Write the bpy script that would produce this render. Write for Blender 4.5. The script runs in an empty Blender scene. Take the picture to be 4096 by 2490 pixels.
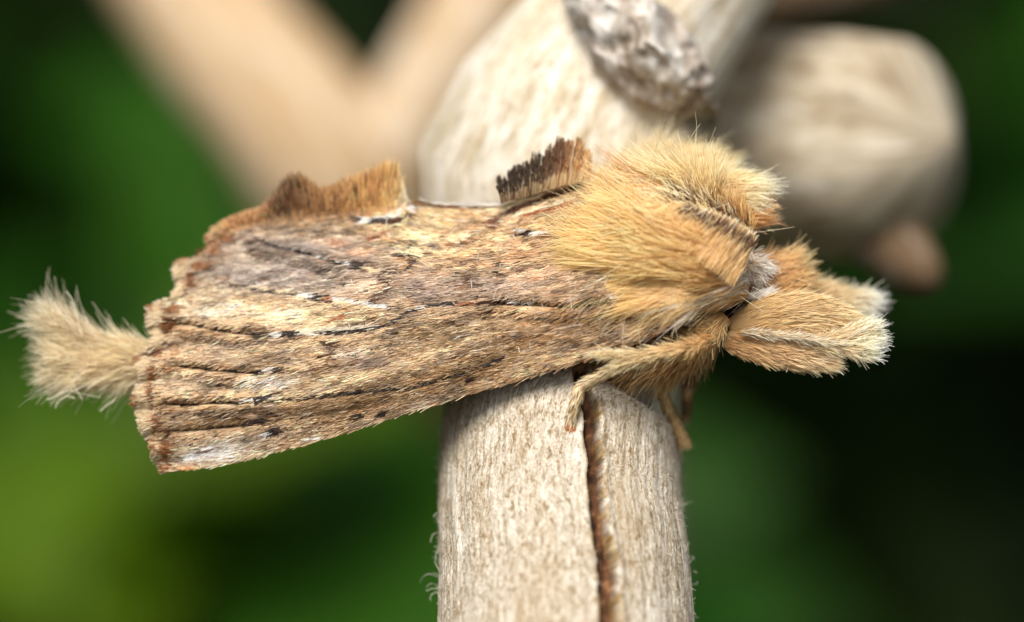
import bpy, math
import numpy as np
from mathutils import Matrix, Vector

# ------------------------------------------------------------------ camera, sky, sun
S = 0.001                       # all building is done in millimetres; world is metres
PITCH = math.radians(14)        # camera looks down a little
D = 200.0                       # mm from lens to the plane of focus
WMM = 34.0                      # mm of the plane of focus seen across the picture
K = WMM / 4096.0                # mm per photograph pixel at the plane of focus
CP, SP = math.cos(PITCH), math.sin(PITCH)
FWD = np.array([0, CP, -SP]); UPV = np.array([0, SP, CP]); RGT = np.array([1.0, 0, 0])

sc = bpy.context.scene
COL = sc.collection
cam = bpy.data.cameras.new('camera'); camo = bpy.data.objects.new('camera', cam); COL.objects.link(camo)
cam.sensor_width = 36; cam.lens = 36 * D / WMM
cam.clip_start = 0.01; cam.clip_end = 500
camo.location = Vector(-FWD * D * S)
camo.rotation_euler = (math.pi / 2 - PITCH, 0, 0)
cam.dof.use_dof = True; cam.dof.focus_distance = (D - 0.75) * S
cam.dof.aperture_fstop = cam.lens / 11.0; cam.dof.aperture_blades = 0
sc.camera = camo

SUN_EL, SUN_AZ = math.radians(60), math.radians(197)   # high, from behind the camera's left shoulder
w = bpy.data.worlds.new('World'); sc.world = w; w.use_nodes = True
nt = w.node_tree; bg = nt.nodes['Background']
sky = nt.nodes.new('ShaderNodeTexSky'); sky.sky_type = 'NISHITA'; sky.sun_disc = False
sky.sun_elevation = SUN_EL; sky.sun_rotation = SUN_AZ; sky.air_density = 1.0; sky.dust_density = 4.0
hs = nt.nodes.new('ShaderNodeHueSaturation'); hs.inputs['Saturation'].default_value = 0.35
nt.links.new(sky.outputs[0], hs.inputs['Color']); nt.links.new(hs.outputs[0], bg.inputs['Color'])
bg.inputs['Strength'].default_value = 0.085
sun = bpy.data.lights.new('sun', 'SUN'); suno = bpy.data.objects.new('sun', sun); COL.objects.link(suno)
sun.energy = 3.2; sun.angle = math.radians(32); sun.color = (1.0, 0.94, 0.86)
sdir = Vector((math.sin(SUN_AZ) * math.cos(SUN_EL), math.cos(SUN_AZ) * math.cos(SUN_EL), math.sin(SUN_EL)))
suno.rotation_euler = sdir.to_track_quat('Z', 'Y').to_euler()
sc.view_settings.view_transform = 'Standard'; sc.view_settings.look = 'None'
sc.view_settings.gamma = 1.0; sc.view_settings.exposure = 0.34; sc.view_settings.use_curve_mapping = False
sc.render.engine = 'CYCLES'
sc.cycles.use_denoising = True
sc.cycles.max_bounces = 12; sc.cycles.diffuse_bounces = 10; sc.cycles.transmission_bounces = 10
sc.cycles.transparent_max_bounces = 4; sc.cycles.caustics_reflective = False; sc.cycles.caustics_refractive = False

rng = np.random.default_rng(7)

# ------------------------------------------------------------------ helpers
def P(px, py, d):
    """photograph pixel + mm behind the plane of focus -> view coordinates (right, depth, up) in mm"""
    px, py, d = np.broadcast_arrays(np.asarray(px, float), np.asarray(py, float), np.asarray(d, float))
    f = (D + d) / D * K
    return np.stack([(px - 2048) * f, d, -(py - 1245) * f], -1)

def W(v):
    v = np.asarray(v, float)
    return (v[..., 0:1] * RGT + v[..., 1:2] * FWD + v[..., 2:3] * UPV) * S

def unit(v):
    return v / np.maximum(np.linalg.norm(v, axis=-1, keepdims=True), 1e-9)

def lin(c):
    c = np.asarray(c, float) / 255.0
    return np.where(c <= 0.04045, c / 12.92, ((c + 0.055) / 1.055) ** 2.4)

def sm(a, b, x):
    t = np.clip((x - a) / (b - a), 0, 1); return t * t * (3 - 2 * t)

_lat = rng.random((256, 256))
def vnoise(x, y):
    xi = np.floor(x).astype(int); yi = np.floor(y).astype(int)
    fx = x - xi; fy = y - yi; fx = fx * fx * (3 - 2 * fx); fy = fy * fy * (3 - 2 * fy)
    a = _lat[xi & 255, yi & 255]; b = _lat[(xi + 1) & 255, yi & 255]
    c = _lat[xi & 255, (yi + 1) & 255]; e = _lat[(xi + 1) & 255, (yi + 1) & 255]
    return (a * (1 - fx) + b * fx) * (1 - fy) + (c * (1 - fx) + e * fx) * fy
def fbm(x, y, n=4):
    s = 0; a = .5
    for i in range(n):
        s = s + a * vnoise(x * 2 ** i + 17.3 * i, y * 2 ** i + 5.1 * i); a *= .5
    return s

def path(pts, n, smooth=True):
    """resample a polyline (any dimension) at n places, evenly by length, Catmull-Rom smoothed"""
    p = np.asarray(pts, float)
    if smooth and len(p) > 2:
        q = np.vstack([2 * p[0] - p[1], p, 2 * p[-1] - p[-2]]); out = []
        for i in range(1, len(q) - 2):
            t = np.linspace(0, 1, 16, endpoint=False)[:, None]
            a, b, c, e = q[i - 1], q[i], q[i + 1], q[i + 2]
            out.append(.5 * ((2 * b) + (c - a) * t + (2 * a - 5 * b + 4 * c - e) * t ** 2 + (3 * b - a - 3 * c + e) * t ** 3))
        p = np.vstack(out + [p[-1:]])
    L = np.r_[0, np.cumsum(np.linalg.norm(np.diff(p[:, :min(3, p.shape[1])], axis=0), axis=1))]
    u = np.linspace(0, L[-1], n)
    return np.stack([np.interp(u, L, p[:, k]) for k in range(p.shape[1])], 1)

def lighter(c, k, w_):
    c = np.clip(c, .002, .97); mx = c.max(-1, keepdims=True)
    return w_ * (1 - (1 - c) ** k) + (1 - w_) * c * (1 - (1 - mx) ** k) / mx

def mesh_obj(name, verts, faces, mat, parent=None, col=None, coord=None, smooth=True, world=False):
    """verts in view mm; faces (n,4) or (n,3) arrays or a list of them"""
    if not isinstance(faces, list): faces = [faces]
    v = np.asarray(verts, float)
    v = v if world else W(v)
    me = bpy.data.meshes.new(name)
    me.vertices.add(len(v)); me.vertices.foreach_set('co', v.astype(np.float32).ravel())
    nl = sum(f.size for f in faces); nf = sum(len(f) for f in faces)
    me.loops.add(nl); me.polygons.add(nf)
    me.loops.foreach_set('vertex_index', np.concatenate([f.ravel() for f in faces]).astype(np.int32))
    tot = np.concatenate([np.full(len(f), f.shape[1]) for f in faces]).astype(np.int32)
    me.polygons.foreach_set('loop_start', np.r_[0, np.cumsum(tot)[:-1]].astype(np.int32))
    me.polygons.foreach_set('loop_total', tot)
    me.polygons.foreach_set('use_smooth', np.full(nf, smooth))
    if col is not None:
        if mat.name == 'hair_scales': col = lighter(col, 2.5, .72)     # single hairs are paler than the coat they make
        if mat.name == 'wing_scales': col = lighter(col, 1.2, .8)
        a = me.attributes.new('Col', 'FLOAT_COLOR', 'POINT')
        a.data.foreach_set('color', np.c_[col, np.ones(len(col))].astype(np.float32).ravel())
    if coord is not None:
        a = me.attributes.new('bark', 'FLOAT_VECTOR', 'POINT')
        a.data.foreach_set('vector', np.asarray(coord, np.float32).ravel())
    me.update(calc_edges=True); me.validate()
    me.materials.append(mat)
    o = bpy.data.objects.new(name, me); COL.objects.link(o)
    if parent is not None:
        o.parent = parent; o.matrix_parent_inverse = world_matrix(parent).inverted()
    return o

def world_matrix(o):
    m = o.matrix_parent_inverse @ o.matrix_basis
    return world_matrix(o.parent) @ m if o.parent else o.matrix_basis.copy()

def tag(o, label=None, cat=None, group=None, kind=None):
    if label: o['label'] = label
    if cat: o['category'] = cat
    if group: o['group'] = group
    if kind: o['kind'] = kind
    return o

def empty(name, v):
    o = bpy.data.objects.new(name, None); COL.objects.link(o)
    o.location = Vector(W(np.asarray(v, float))); o.empty_display_size = .004
    return o

_hr = np.random.default_rng(77)
def strands(pts, rad, col, flat=None):
    """pts (N,M,3) view mm, rad (N,M), col (N,M,3). flat: normals (N,3) -> blades facing that way"""
    N, M = pts.shape[:2]
    t = unit(np.gradient(pts, axis=1))
    if flat is None:                                   # thin hairs: narrow blades rolled every which way
        flat = np.array([0, -1.0, .3]) + _hr.normal(0, .5, (N, 3))
    if True:
        side = unit(np.cross(t, flat[:, None, :]))
        v = np.stack([pts - side * rad[..., None], pts + side * rad[..., None]], 2); n = 2
        v = v.reshape(-1, 3); c = np.repeat(col.reshape(-1, 3), 2, 0)
        b = (np.arange(N)[:, None] * M + np.arange(M - 1)[None]) * 2
        f = np.stack([b, b + 1, b + 3, b + 2], -1).reshape(-1, 4)
        return v, f, c

def tube(pts, ru, rv=None, nseg=24, disp=None, cap=True):
    """closed tube through pts (n,3) view mm. ru radius across the view, rv radius in depth. returns v, faces, (arc mm, length mm)"""
    pts = np.asarray(pts, float); n = len(pts); ru = np.broadcast_to(np.asarray(ru, float), (n,))
    rv = ru if rv is None else np.broadcast_to(np.asarray(rv, float), (n,))
    t = unit(np.gradient(pts, axis=0))
    dep = np.array([0, 1.0, 0]); a = unit(np.cross(t, dep)); b = unit(np.cross(t, a)); b = b * np.sign(b[:, 1:2] + 1e-9)
    th = np.linspace(0, 2 * math.pi, nseg, endpoint=False)
    L = np.r_[0, np.cumsum(np.linalg.norm(np.diff(pts, axis=0), axis=1))]
    TH, LL = np.meshgrid(th, L)
    sc_ = np.ones_like(TH) if disp is None else disp(TH, LL, ru[:, None])
    v = pts[:, None] + a[:, None] * (np.cos(TH) * ru[:, None] * sc_)[..., None] + b[:, None] * (np.sin(TH) * rv[:, None] * sc_)[..., None]
    v = v.reshape(-1, 3)
    i = np.arange(n - 1)[:, None] * nseg; j = np.arange(nseg)[None]
    f = np.stack([i + j, i + (j + 1) % nseg, i + nseg + (j + 1) % nseg, i + nseg + j], -1).reshape(-1, 4)
    rm = float(np.mean(ru))
    crd = np.stack([np.cos(TH) * rm, np.sin(TH) * rm, LL], -1).reshape(-1, 3)
    faces = [f]
    if cap:
        v = np.vstack([v, pts[:1], pts[-1:]]); k = len(v) - 2
        crd = np.vstack([crd, [[0, 0, 0]], [[0, 0, L[-1]]]])
        jj = np.arange(nseg)
        faces.append(np.stack([np.full(nseg, k), (jj + 1) % nseg, jj], 1))
        faces.append(np.stack([np.full(nseg, k + 1), (n - 1) * nseg + jj, (n - 1) * nseg + (jj + 1) % nseg], 1))
    return v, faces, crd

# ------------------------------------------------------------------ materials
def new_mat(name):
    m = bpy.data.materials.new(name); m.use_nodes = True
    return m, m.node_tree, m.node_tree.nodes['Principled BSDF']

def fur_material(name, trans=.3, rough=.5, spec=.35, gam=1.0, sat=1.0):
    m, t, p = new_mat(name)
    a0 = t.nodes.new('ShaderNodeAttribute'); a0.attribute_name = 'Col'
    at = t.nodes.new('ShaderNodeGamma'); at.inputs['Gamma'].default_value = gam; t.links.new(a0.outputs['Color'], at.inputs['Color'])
    hs_ = t.nodes.new('ShaderNodeHueSaturation'); hs_.inputs['Saturation'].default_value = sat; t.links.new(at.outputs[0], hs_.inputs['Color']); at = hs_
    t.links.new(at.outputs['Color'], p.inputs['Base Color'])
    p.inputs['Roughness'].default_value = rough; p.inputs['Specular IOR Level'].default_value = spec
    tr = t.nodes.new('ShaderNodeBsdfTranslucent'); t.links.new(at.outputs['Color'], tr.inputs['Color'])
    mx = t.nodes.new('ShaderNodeMixShader'); mx.inputs[0].default_value = trans
    t.links.new(p.outputs[0], mx.inputs[1]); t.links.new(tr.outputs[0], mx.inputs[2])
    t.links.new(mx.outputs[0], t.nodes['Material Output'].inputs['Surface'])
    return m
M_HAIR = fur_material('hair_scales', .5, .4, .5, 1.0, .88)
M_SCALE = fur_material('wing_scales', .2, .45, .3, 1.0, .95)

def plain(name, rgb, rough=.6, spec=.3):
    m, t, p = new_mat(name); p.inputs['Base Color'].default_value = (*lin(rgb), 1)
    p.inputs['Roughness'].default_value = rough; p.inputs['Specular IOR Level'].default_value = spec
    n = t.nodes.new('ShaderNodeTexNoise'); n.inputs['Scale'].default_value = 1500
    h = t.nodes.new('ShaderNodeMixRGB'); h.blend_type = 'MULTIPLY'; h.inputs[0].default_value = .35
    h.inputs[1].default_value = (*lin(rgb), 1)
    tc = t.nodes.new('ShaderNodeTexCoord'); t.links.new(tc.outputs['Object'], n.inputs['Vector'])
    t.links.new(n.outputs['Fac'], h.inputs[2]); t.links.new(h.outputs[0], p.inputs['Base Color'])
    return m
M_SKIN = plain('cuticle', (150, 105, 60)); M_EYE = plain('eye', (22, 16, 12), .2, .6)

def ramp(t, fac, stops):
    r = t.nodes.new('ShaderNodeValToRGB'); t.links.new(fac, r.inputs[0])
    e = r.color_ramp.elements
    while len(e) < len(stops): e.new(.5)
    for el, (pos, c) in zip(e, stops): el.position = pos; el.color = (*lin(c), 1)
    return r.outputs[0]

def wood_material(name, dark, mid, light, stain, along=.22, fine=5.0, stain_amt=.5, bump=.25, patch=None, spots=True):
    """weathered wood: fibres run along the third 'bark' coordinate (mm)"""
    m, t, p = new_mat(name)
    at = t.nodes.new('ShaderNodeAttribute'); at.attribute_name = 'bark'
    def noise(scale, stretch, detail=4, rough=.6, off=0):
        mp = t.nodes.new('ShaderNodeMapping'); mp.inputs['Scale'].default_value = (scale, scale, scale * stretch)
        mp.inputs['Location'].default_value = (off, off * .7, off * 1.3)
        t.links.new(at.outputs['Vector'], mp.inputs['Vector'])
        n = t.nodes.new('ShaderNodeTexNoise'); n.inputs['Scale'].default_value = 1; n.inputs['Detail'].default_value = detail
        n.inputs['Roughness'].default_value = rough; t.links.new(mp.outputs[0], n.inputs['Vector'])
        return n.outputs['Fac']
    fib = noise(fine, along, 5, .7)
    grain = noise(fine * 2.2, .55, 3, .7, 11)
    mean = t.nodes.new('ShaderNodeMath'); mean.operation = 'MULTIPLY_ADD'; mean.inputs[1].default_value = .45
    t.links.new(grain, mean.inputs[0])
    half = t.nodes.new('ShaderNodeMath'); half.operation = 'MULTIPLY'; half.inputs[1].default_value = .55
    t.links.new(fib, half.inputs[0]); t.links.new(half.outputs[0], mean.inputs[2])
    c = ramp(t, mean.outputs[0], [(.34, dark), (.46, mid), (.58, light), (.72, light)])
    def mix(c1, col, fac, lo, hi, amt):
        mr = t.nodes.new('ShaderNodeMapRange'); mr.inputs[1].default_value = lo; mr.inputs[2].default_value = hi
        mr.inputs[4].default_value = amt; t.links.new(fac, mr.inputs[0])
        x = t.nodes.new('ShaderNodeMixRGB'); t.links.new(mr.outputs[0], x.inputs[0]); t.links.new(c1, x.inputs[1])
        x.inputs[2].default_value = (*lin(col), 1); return x.outputs[0]
    c = mix(c, stain, noise(.55, .4, 4, .65, 3), .48, .7, stain_amt)
    c = mix(c, (240, 236, 224), noise(.8, .3, 4, .7, 23), .52, .68, .6)
    if spots:
        c = mix(c, (128, 98, 46), noise(7, .6, 2, .5, 31), .58, .68, .7)
        c = mix(c, (78, 60, 40), noise(4.5, .35, 4, .7, 41), .64, .74, .6)
    if patch: c = mix(c, patch, noise(.25, .6, 3, .6, 57), .5, .62, .8)
    t.links.new(c, p.inputs['Base Color'])
    p.inputs['Roughness'].default_value = .85; p.inputs['Specular IOR Level'].default_value = .2
    b = t.nodes.new('ShaderNodeBump'); b.inputs['Strength'].default_value = bump; b.inputs['Distance'].default_value = .0002
    t.links.new(mean.outputs[0], b.inputs['Height']); t.links.new(b.outputs[0], p.inputs['Normal'])
    return m
M_STICK = wood_material('weathered_stick', (112, 94, 72), (176, 160, 136), (226, 218, 203), (164, 136, 92), along=.3, fine=7.5, bump=.6)
M_LIMB = wood_material('pale_wood', (160, 140, 108), (206, 194, 170), (238, 233, 222), (186, 164, 118), along=.45, fine=1.5, stain_amt=.6, spots=True)
M_KNOB = wood_material('rounded_stub', (112, 94, 72), (170, 156, 132), (202, 190, 168), (128, 104, 74), along=.7, fine=.55, stain_amt=.8, spots=False)
M_FORK = wood_material('tan_fork', (156, 128, 92), (184, 156, 120), (200, 172, 138), (170, 138, 84), along=.2, fine=.8, spots=False)
M_FLAKE = wood_material('bark_flake', (96, 76, 58), (168, 154, 138), (214, 210, 204), (104, 76, 52), along=.5, fine=.7, stain_amt=.7, spots=False)
M_BEHIND = wood_material('brown_twig', (84, 66, 48), (112, 90, 68), (134, 110, 86), (80, 60, 42), along=.3, fine=.7, spots=False)

def leaf_material(name, rgb, rgb2):
    m, t, p = new_mat(name)
    oi = t.nodes.new('ShaderNodeAttribute'); oi.attribute_name = 'Col'
    n = t.nodes.new('ShaderNodeTexNoise'); n.inputs['Scale'].default_value = 60
    tc = t.nodes.new('ShaderNodeTexCoord'); t.links.new(tc.outputs['Object'], n.inputs['Vector'])
    x = t.nodes.new('ShaderNodeMixRGB'); x.blend_type = 'MULTIPLY'; x.inputs[0].default_value = .5
    t.links.new(oi.outputs['Color'], x.inputs[1]); t.links.new(n.outputs['Fac'], x.inputs[2])
    t.links.new(x.outputs[0], p.inputs['Base Color']); p.inputs['Roughness'].default_value = .6
    p.inputs['Specular IOR Level'].default_value = .2
    tr = t.nodes.new('ShaderNodeBsdfTranslucent'); t.links.new(x.outputs[0], tr.inputs['Color'])
    mx = t.nodes.new('ShaderNodeMixShader'); mx.inputs[0].default_value = .3
    t.links.new(p.outputs[0], mx.inputs[1]); t.links.new(tr.outputs[0], mx.inputs[2])
    t.links.new(mx.outputs[0], t.nodes['Material Output'].inputs['Surface'])
    return m
M_LEAF = leaf_material('leaf', None, None)
M_STEM = plain('stem', (60, 62, 30))

# ------------------------------------------------------------------ ground
GZ = -0.34
def ground():
    m, t, p = new_mat('soil_and_litter')
    n = t.nodes.new('ShaderNodeTexNoise'); n.inputs['Scale'].default_value = 14; n.inputs['Detail'].default_value = 8
    tc = t.nodes.new('ShaderNodeTexCoord'); t.links.new(tc.outputs['Object'], n.inputs['Vector'])
    c = ramp(t, n.outputs['Fac'], [(.3, (24, 20, 12)), (.5, (40, 42, 18)), (.7, (46, 60, 22))])
    t.links.new(c, p.inputs['Base Color']); p.inputs['Roughness'].default_value = .95
    g = 80; r = np.r_[np.linspace(0, 1, 40) ** 1.5 * 3, np.geomspace(3.5, 200, 20)]
    a = np.linspace(0, 2 * math.pi, g, endpoint=False)
    R, A = np.meshgrid(r, a, indexing='ij')
    x, y = R * np.cos(A), R * np.sin(A)
    z = GZ + .04 * (fbm(x * 6 + 50, y * 6 + 50) - .5)
    v = np.stack([x, y, z], -1).reshape(-1, 3)
    i = np.arange(len(r) - 1)[:, None] * g; j = np.arange(g)[None]
    f = np.stack([i + j, i + g + j, i + g + (j + 1) % g, i + (j + 1) % g], -1).reshape(-1, 4)
    o = mesh_obj('ground', v, f, m, world=True); tag(o, kind='structure')
ground()

# ------------------------------------------------------------------ the stick the moth sits on
GRL = [(2290, 1470), (2302, 1524), (2335, 1655), (2349, 1836), (2364, 2055), (2393, 2309), (2404, 2484), (2420, 2700)]
GRR = [(2350, 1470), (2356, 1538), (2393, 1640), (2404, 1836), (2422, 2055), (2465, 2295), (2473, 2484), (2490, 2700)]
def stick():
    # centre line (pixel x, pixel y, depth of the axis, radius px)
    ctrl = [(2425, 1455, 4.4, 60), (2420, 1466, 4.3, 140), (2410, 1490, 4.2, 245), (2375, 1522, 4.05, 345), (2330, 1566, 3.9, 405), (2286, 1622, 3.7, 448), (2255, 1700, 3.4, 480),
            (2242, 1800, 3.0, 486), (2240, 2050, 2.0, 488), (2254, 2250, 1.1, 500), (2262, 2490, 0.1, 512), (2265, 2800, -1.2, 520), (2270, 3300, -3.0, 530)]
    c = np.array(ctrl, float)
    pts = P(c[:, 0], c[:, 1], c[:, 2]); r = c[:, 3] * K * (D + c[:, 2]) / D
    # below the picture it straightens and runs down into the soil
    down = np.array([0, SP, -CP])
    last = pts[-1]
    ext = np.array([last + np.array([0, -.1, -6]) , last + np.array([0, 0, -16]) + down * 10, last + np.array([0, 0, -16]) + down * 120, last + np.array([0, 0, -16]) + down * 345])
    full = np.c_[np.vstack([pts, ext]), np.r_[r, [4.5, 4.7, 5.5, 7.5]]]
    near = path(full[:13], 420); far = path(full[12:], 40)
    q = np.vstack([near, far[1:]])
    pts, r = q[:, :3], q[:, 3]
    def disp(TH, LL, R):
        s = 1 + .010 * (fbm(np.cos(TH) * 3 + 9, LL * .15 + np.sin(TH) * 3 + 4) - .5) * 2
        s = s + .012 * (vnoise(TH * 22 + 3, LL * .18) - .5) + .008 * (vnoise(TH * 55, LL * .45) - .5) + .006 * (vnoise(TH * 90, LL * 2.5) - .5)
        return s
    nseg = 640
    # angular columns crowded onto the front (towards the camera)
    v, faces, crd = tube(pts, r, r, nseg=nseg, disp=disp)
    # the long split: press a real groove into the surface
    n = len(pts)
    ang_px = (v[:n * nseg, 0] / ((D + v[:n * nseg, 1]) / D * K) + 2048); py = 1245 - v[:n * nseg, 2] / ((D + v[:n * nseg, 1]) / D * K)
    gl = np.interp(py, [g[1] for g in GRL], [g[0] for g in GRL]); gr = np.interp(py, [g[1] for g in GRR], [g[0] for g in GRR])
    wob = (fbm(py * .012 + 3, py * 0 + 2.5) - .5) * 26
    gl = gl + wob; gr = gr + wob * .8 + (fbm(py * .03 + 40, py * 0 + 7.5) - .5) * 14
    front = v[:n * nseg, 1] < np.repeat(pts[:, 1], nseg)
    u = (ang_px - gl) / (gr - gl)
    ins = sm(-.08, .12, u) * (1 - sm(.92, 1.1, u)) * front * (1 - sm(2750, 2900, py))
    deep = ins * (.5 + 1.0 * (1 - sm(.12, .42, u)) + .3 * (fbm(ang_px * .05, py * .02) - .5))
    lip = np.exp(-((u + .25) / .22) ** 2) * .07 + np.exp(-((u - 1.25) / .22) ** 2) * .07
    rad = unit(np.repeat(pts, nseg, 0) - v[:n * nseg])
    v[:n * nseg] += rad * (deep - lip * front)[:, None]
    cold = np.zeros((len(v), 3)); cold[:n * nseg, 0] = ins
    edge = np.exp(-((u + .1) / .18) ** 2) + np.exp(-((u - 1.12) / .22) ** 2)
    cold[:n * nseg, 1] = edge * front * (fbm(py * .02, ang_px * .03) > .42)
    # crop: drop exact end-fan problem by keeping caps
    m = M_STICK; t = m.node_tree; p = t.nodes['Principled BSDF']
    at = t.nodes.new('ShaderNodeAttribute'); at.attribute_name = 'Col'
    sp = t.nodes.new('ShaderNodeSeparateColor'); t.links.new(at.outputs['Color'], sp.inputs[0])
    src = p.inputs['Base Color'].links[0].from_socket
    n2 = t.nodes.new('ShaderNodeTexNoise'); n2.inputs['Scale'].default_value = 2.2; n2.inputs['Detail'].default_value = 6
    ba = t.nodes.new('ShaderNodeAttribute'); ba.attribute_name = 'bark'; t.links.new(ba.outputs['Vector'], n2.inputs['Vector'])
    heart = ramp(t, n2.outputs['Fac'], [(.35, (58, 38, 26)), (.55, (100, 68, 46)), (.72, (150, 110, 76))])
    x = t.nodes.new('ShaderNodeMixRGB'); t.links.new(sp.outputs[0], x.inputs[0]); t.links.new(src, x.inputs[1]); t.links.new(heart, x.inputs[2])
    y = t.nodes.new('ShaderNodeMixRGB'); mu = t.nodes.new('ShaderNodeMath'); mu.operation = 'MULTIPLY'; mu.inputs[1].default_value = .55
    t.links.new(sp.outputs[1], mu.inputs[0]); t.links.new(mu.outputs[0], y.inputs[0]); t.links.new(x.outputs[0], y.inputs[1])
    y.inputs[2].default_value = (*lin((150, 116, 40)), 1)
    t.links.new(y.outputs[0], p.inputs['Base Color'])
    root = empty('stick', pts[-1]); tag(root, 'upright pale weathered stick with a long dark split, under the moth', 'stick')
    o = mesh_obj('wood', v, faces, m, root, col=cold, coord=crd)
    # loose surface fibres
    N = 1500
    k = rng.integers(12, 400, N); th = np.where(rng.random(N) < .12, rng.choice([0, math.pi], N) + rng.normal(0, .12, N), -rng.random(N) * math.pi)
    idx = k * nseg + ((th % (2 * math.pi)) / (2 * math.pi) * nseg).astype(int) % nseg
    base = v[idx]; nrm = unit(base - pts[k])
    bad = (ins[idx] > .1)
    base, nrm, kk = base[~bad], nrm[~bad], k[~bad]; N = len(base)
    tan = unit(np.gradient(pts, axis=0))[kk] * rng.choice([-1, 1], (N, 1))
    rr = rng.random((N, 1)); L = .08 + .28 * rr ** 3
    tt = np.linspace(0, 1, 4)[None, :, None]
    dirv = unit(tan + nrm * (.1 + 1.0 * rng.random((N, 1)) ** 4) + rng.normal(0, .25, (N, 3)))
    pp = base[:, None] + dirv[:, None] * L[:, None] * tt + nrm[:, None] * (-.04 + .05 * tt) + rng.normal(0, .06, (N, 1, 3)) * tt ** 2
    cc = lin(np.array([[226, 212, 184]])) * (.75 + .35 * rng.random((N, 1)))
    vv, ff, c3 = strands(pp, np.full((N, 4), .011) * np.linspace(1, .4, 4), np.repeat(cc[:, None], 4, 1))
    tag(mesh_obj('surface_fibres', vv, ff, M_HAIR, root, col=c3), kind='stuff')
    # tufts of curled fibres sticking out at the left edge
    sp_ = []
    for (x0, y0, pts_) in [(1752, 2310, [(-35, -14), (-62, 0), (-72, 22)]), (1750, 2345, [(-20, -10), (-38, -4), (-44, 8)]), (1750, 2365, [(-18, 10), (-30, 26), (-26, 40)]),
                           (1750, 2355, [(-26, 0), (-40, 10), (-46, 6)]), (1752, 2130, [(-14, 4), (-26, 20), (-30, 42)]), (1755, 2060, [(-8, -6), (-18, 2), (-22, 10)]),
                           (1752, 2200, [(-5, 10), (-9, 30), (-8, 48)]), (2760, 2232, [(8, -4), (16, -2), (14, 8)]), (2768, 2290, [(8, -4), (18, 0), (20, 4)]), (2770, 2335, [(8, 4), (16, 2), (20, -8)]), (2774, 2468, [(8, 0), (12, 6), (22, 2)])]:
        sp_.append(path([P(x0 + (8 if x0 < 2000 else -8), y0, 1.5)] + [P(x0 + a, y0 + b, 1.2) for a, b in pts_], 8))
    sp_ = np.array(sp_)
    vv, ff, c3 = strands(sp_, np.full((len(sp_), 8), .014) * np.linspace(1, .5, 8), np.broadcast_to(lin((214, 202, 178)), (len(sp_), 8, 3)))
    tag(mesh_obj('curled_fibres', vv, ff, M_HAIR, root, col=c3), kind='stuff')
stick()

# ------------------------------------------------------------------ blurred wood behind
def limb(name, ctrl, mat, n=120, nseg=96, rough=.03, freq=1.0, seed=0, label=None, cat=None, part='wood', dome=True, parent=None, lump=.0):
    c = np.array(ctrl, float)
    pts = P(c[:, 0], c[:, 1], c[:, 2]); r = c[:, 3] * K * (D + c[:, 2]) / D
    q = path(np.c_[pts, r], n)
    def disp(TH, LL, R):
        return 1 + rough * 2 * (fbm(np.cos(TH) * 2 * freq + 20 + seed, LL * .2 * freq + np.sin(TH) * 2 * freq + 30) - .5) + lump * (vnoise(np.cos(TH) * 1.2 + seed * 3.1 + 8, np.sin(TH) * 1.2 + LL * .12 + 8) - .5) + rough * .5 * (vnoise(TH * 14, LL * .3 + seed) - .5)
    v, f, crd = tube(q[:, :3], q[:, 3], nseg=nseg, disp=disp)
    if parent is None:
        parent = empty(name, q[-1, :3]); tag(parent, label, cat)
    mesh_obj(part, v, f, mat, parent, coord=crd)
    return parent

G_END = 1.0
def to_ground(px, py, d, r, dx=0):
    """extra control points that carry a limb on down out of the picture towards the soil"""
    return [(px + dx * .3, py + 2500, d + 6, r * 1.05), (px + dx, py + 9000, d + 40, r * 1.15), (px + dx * 1.6, py + 34000, d + 150, r * 1.6)]

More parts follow.
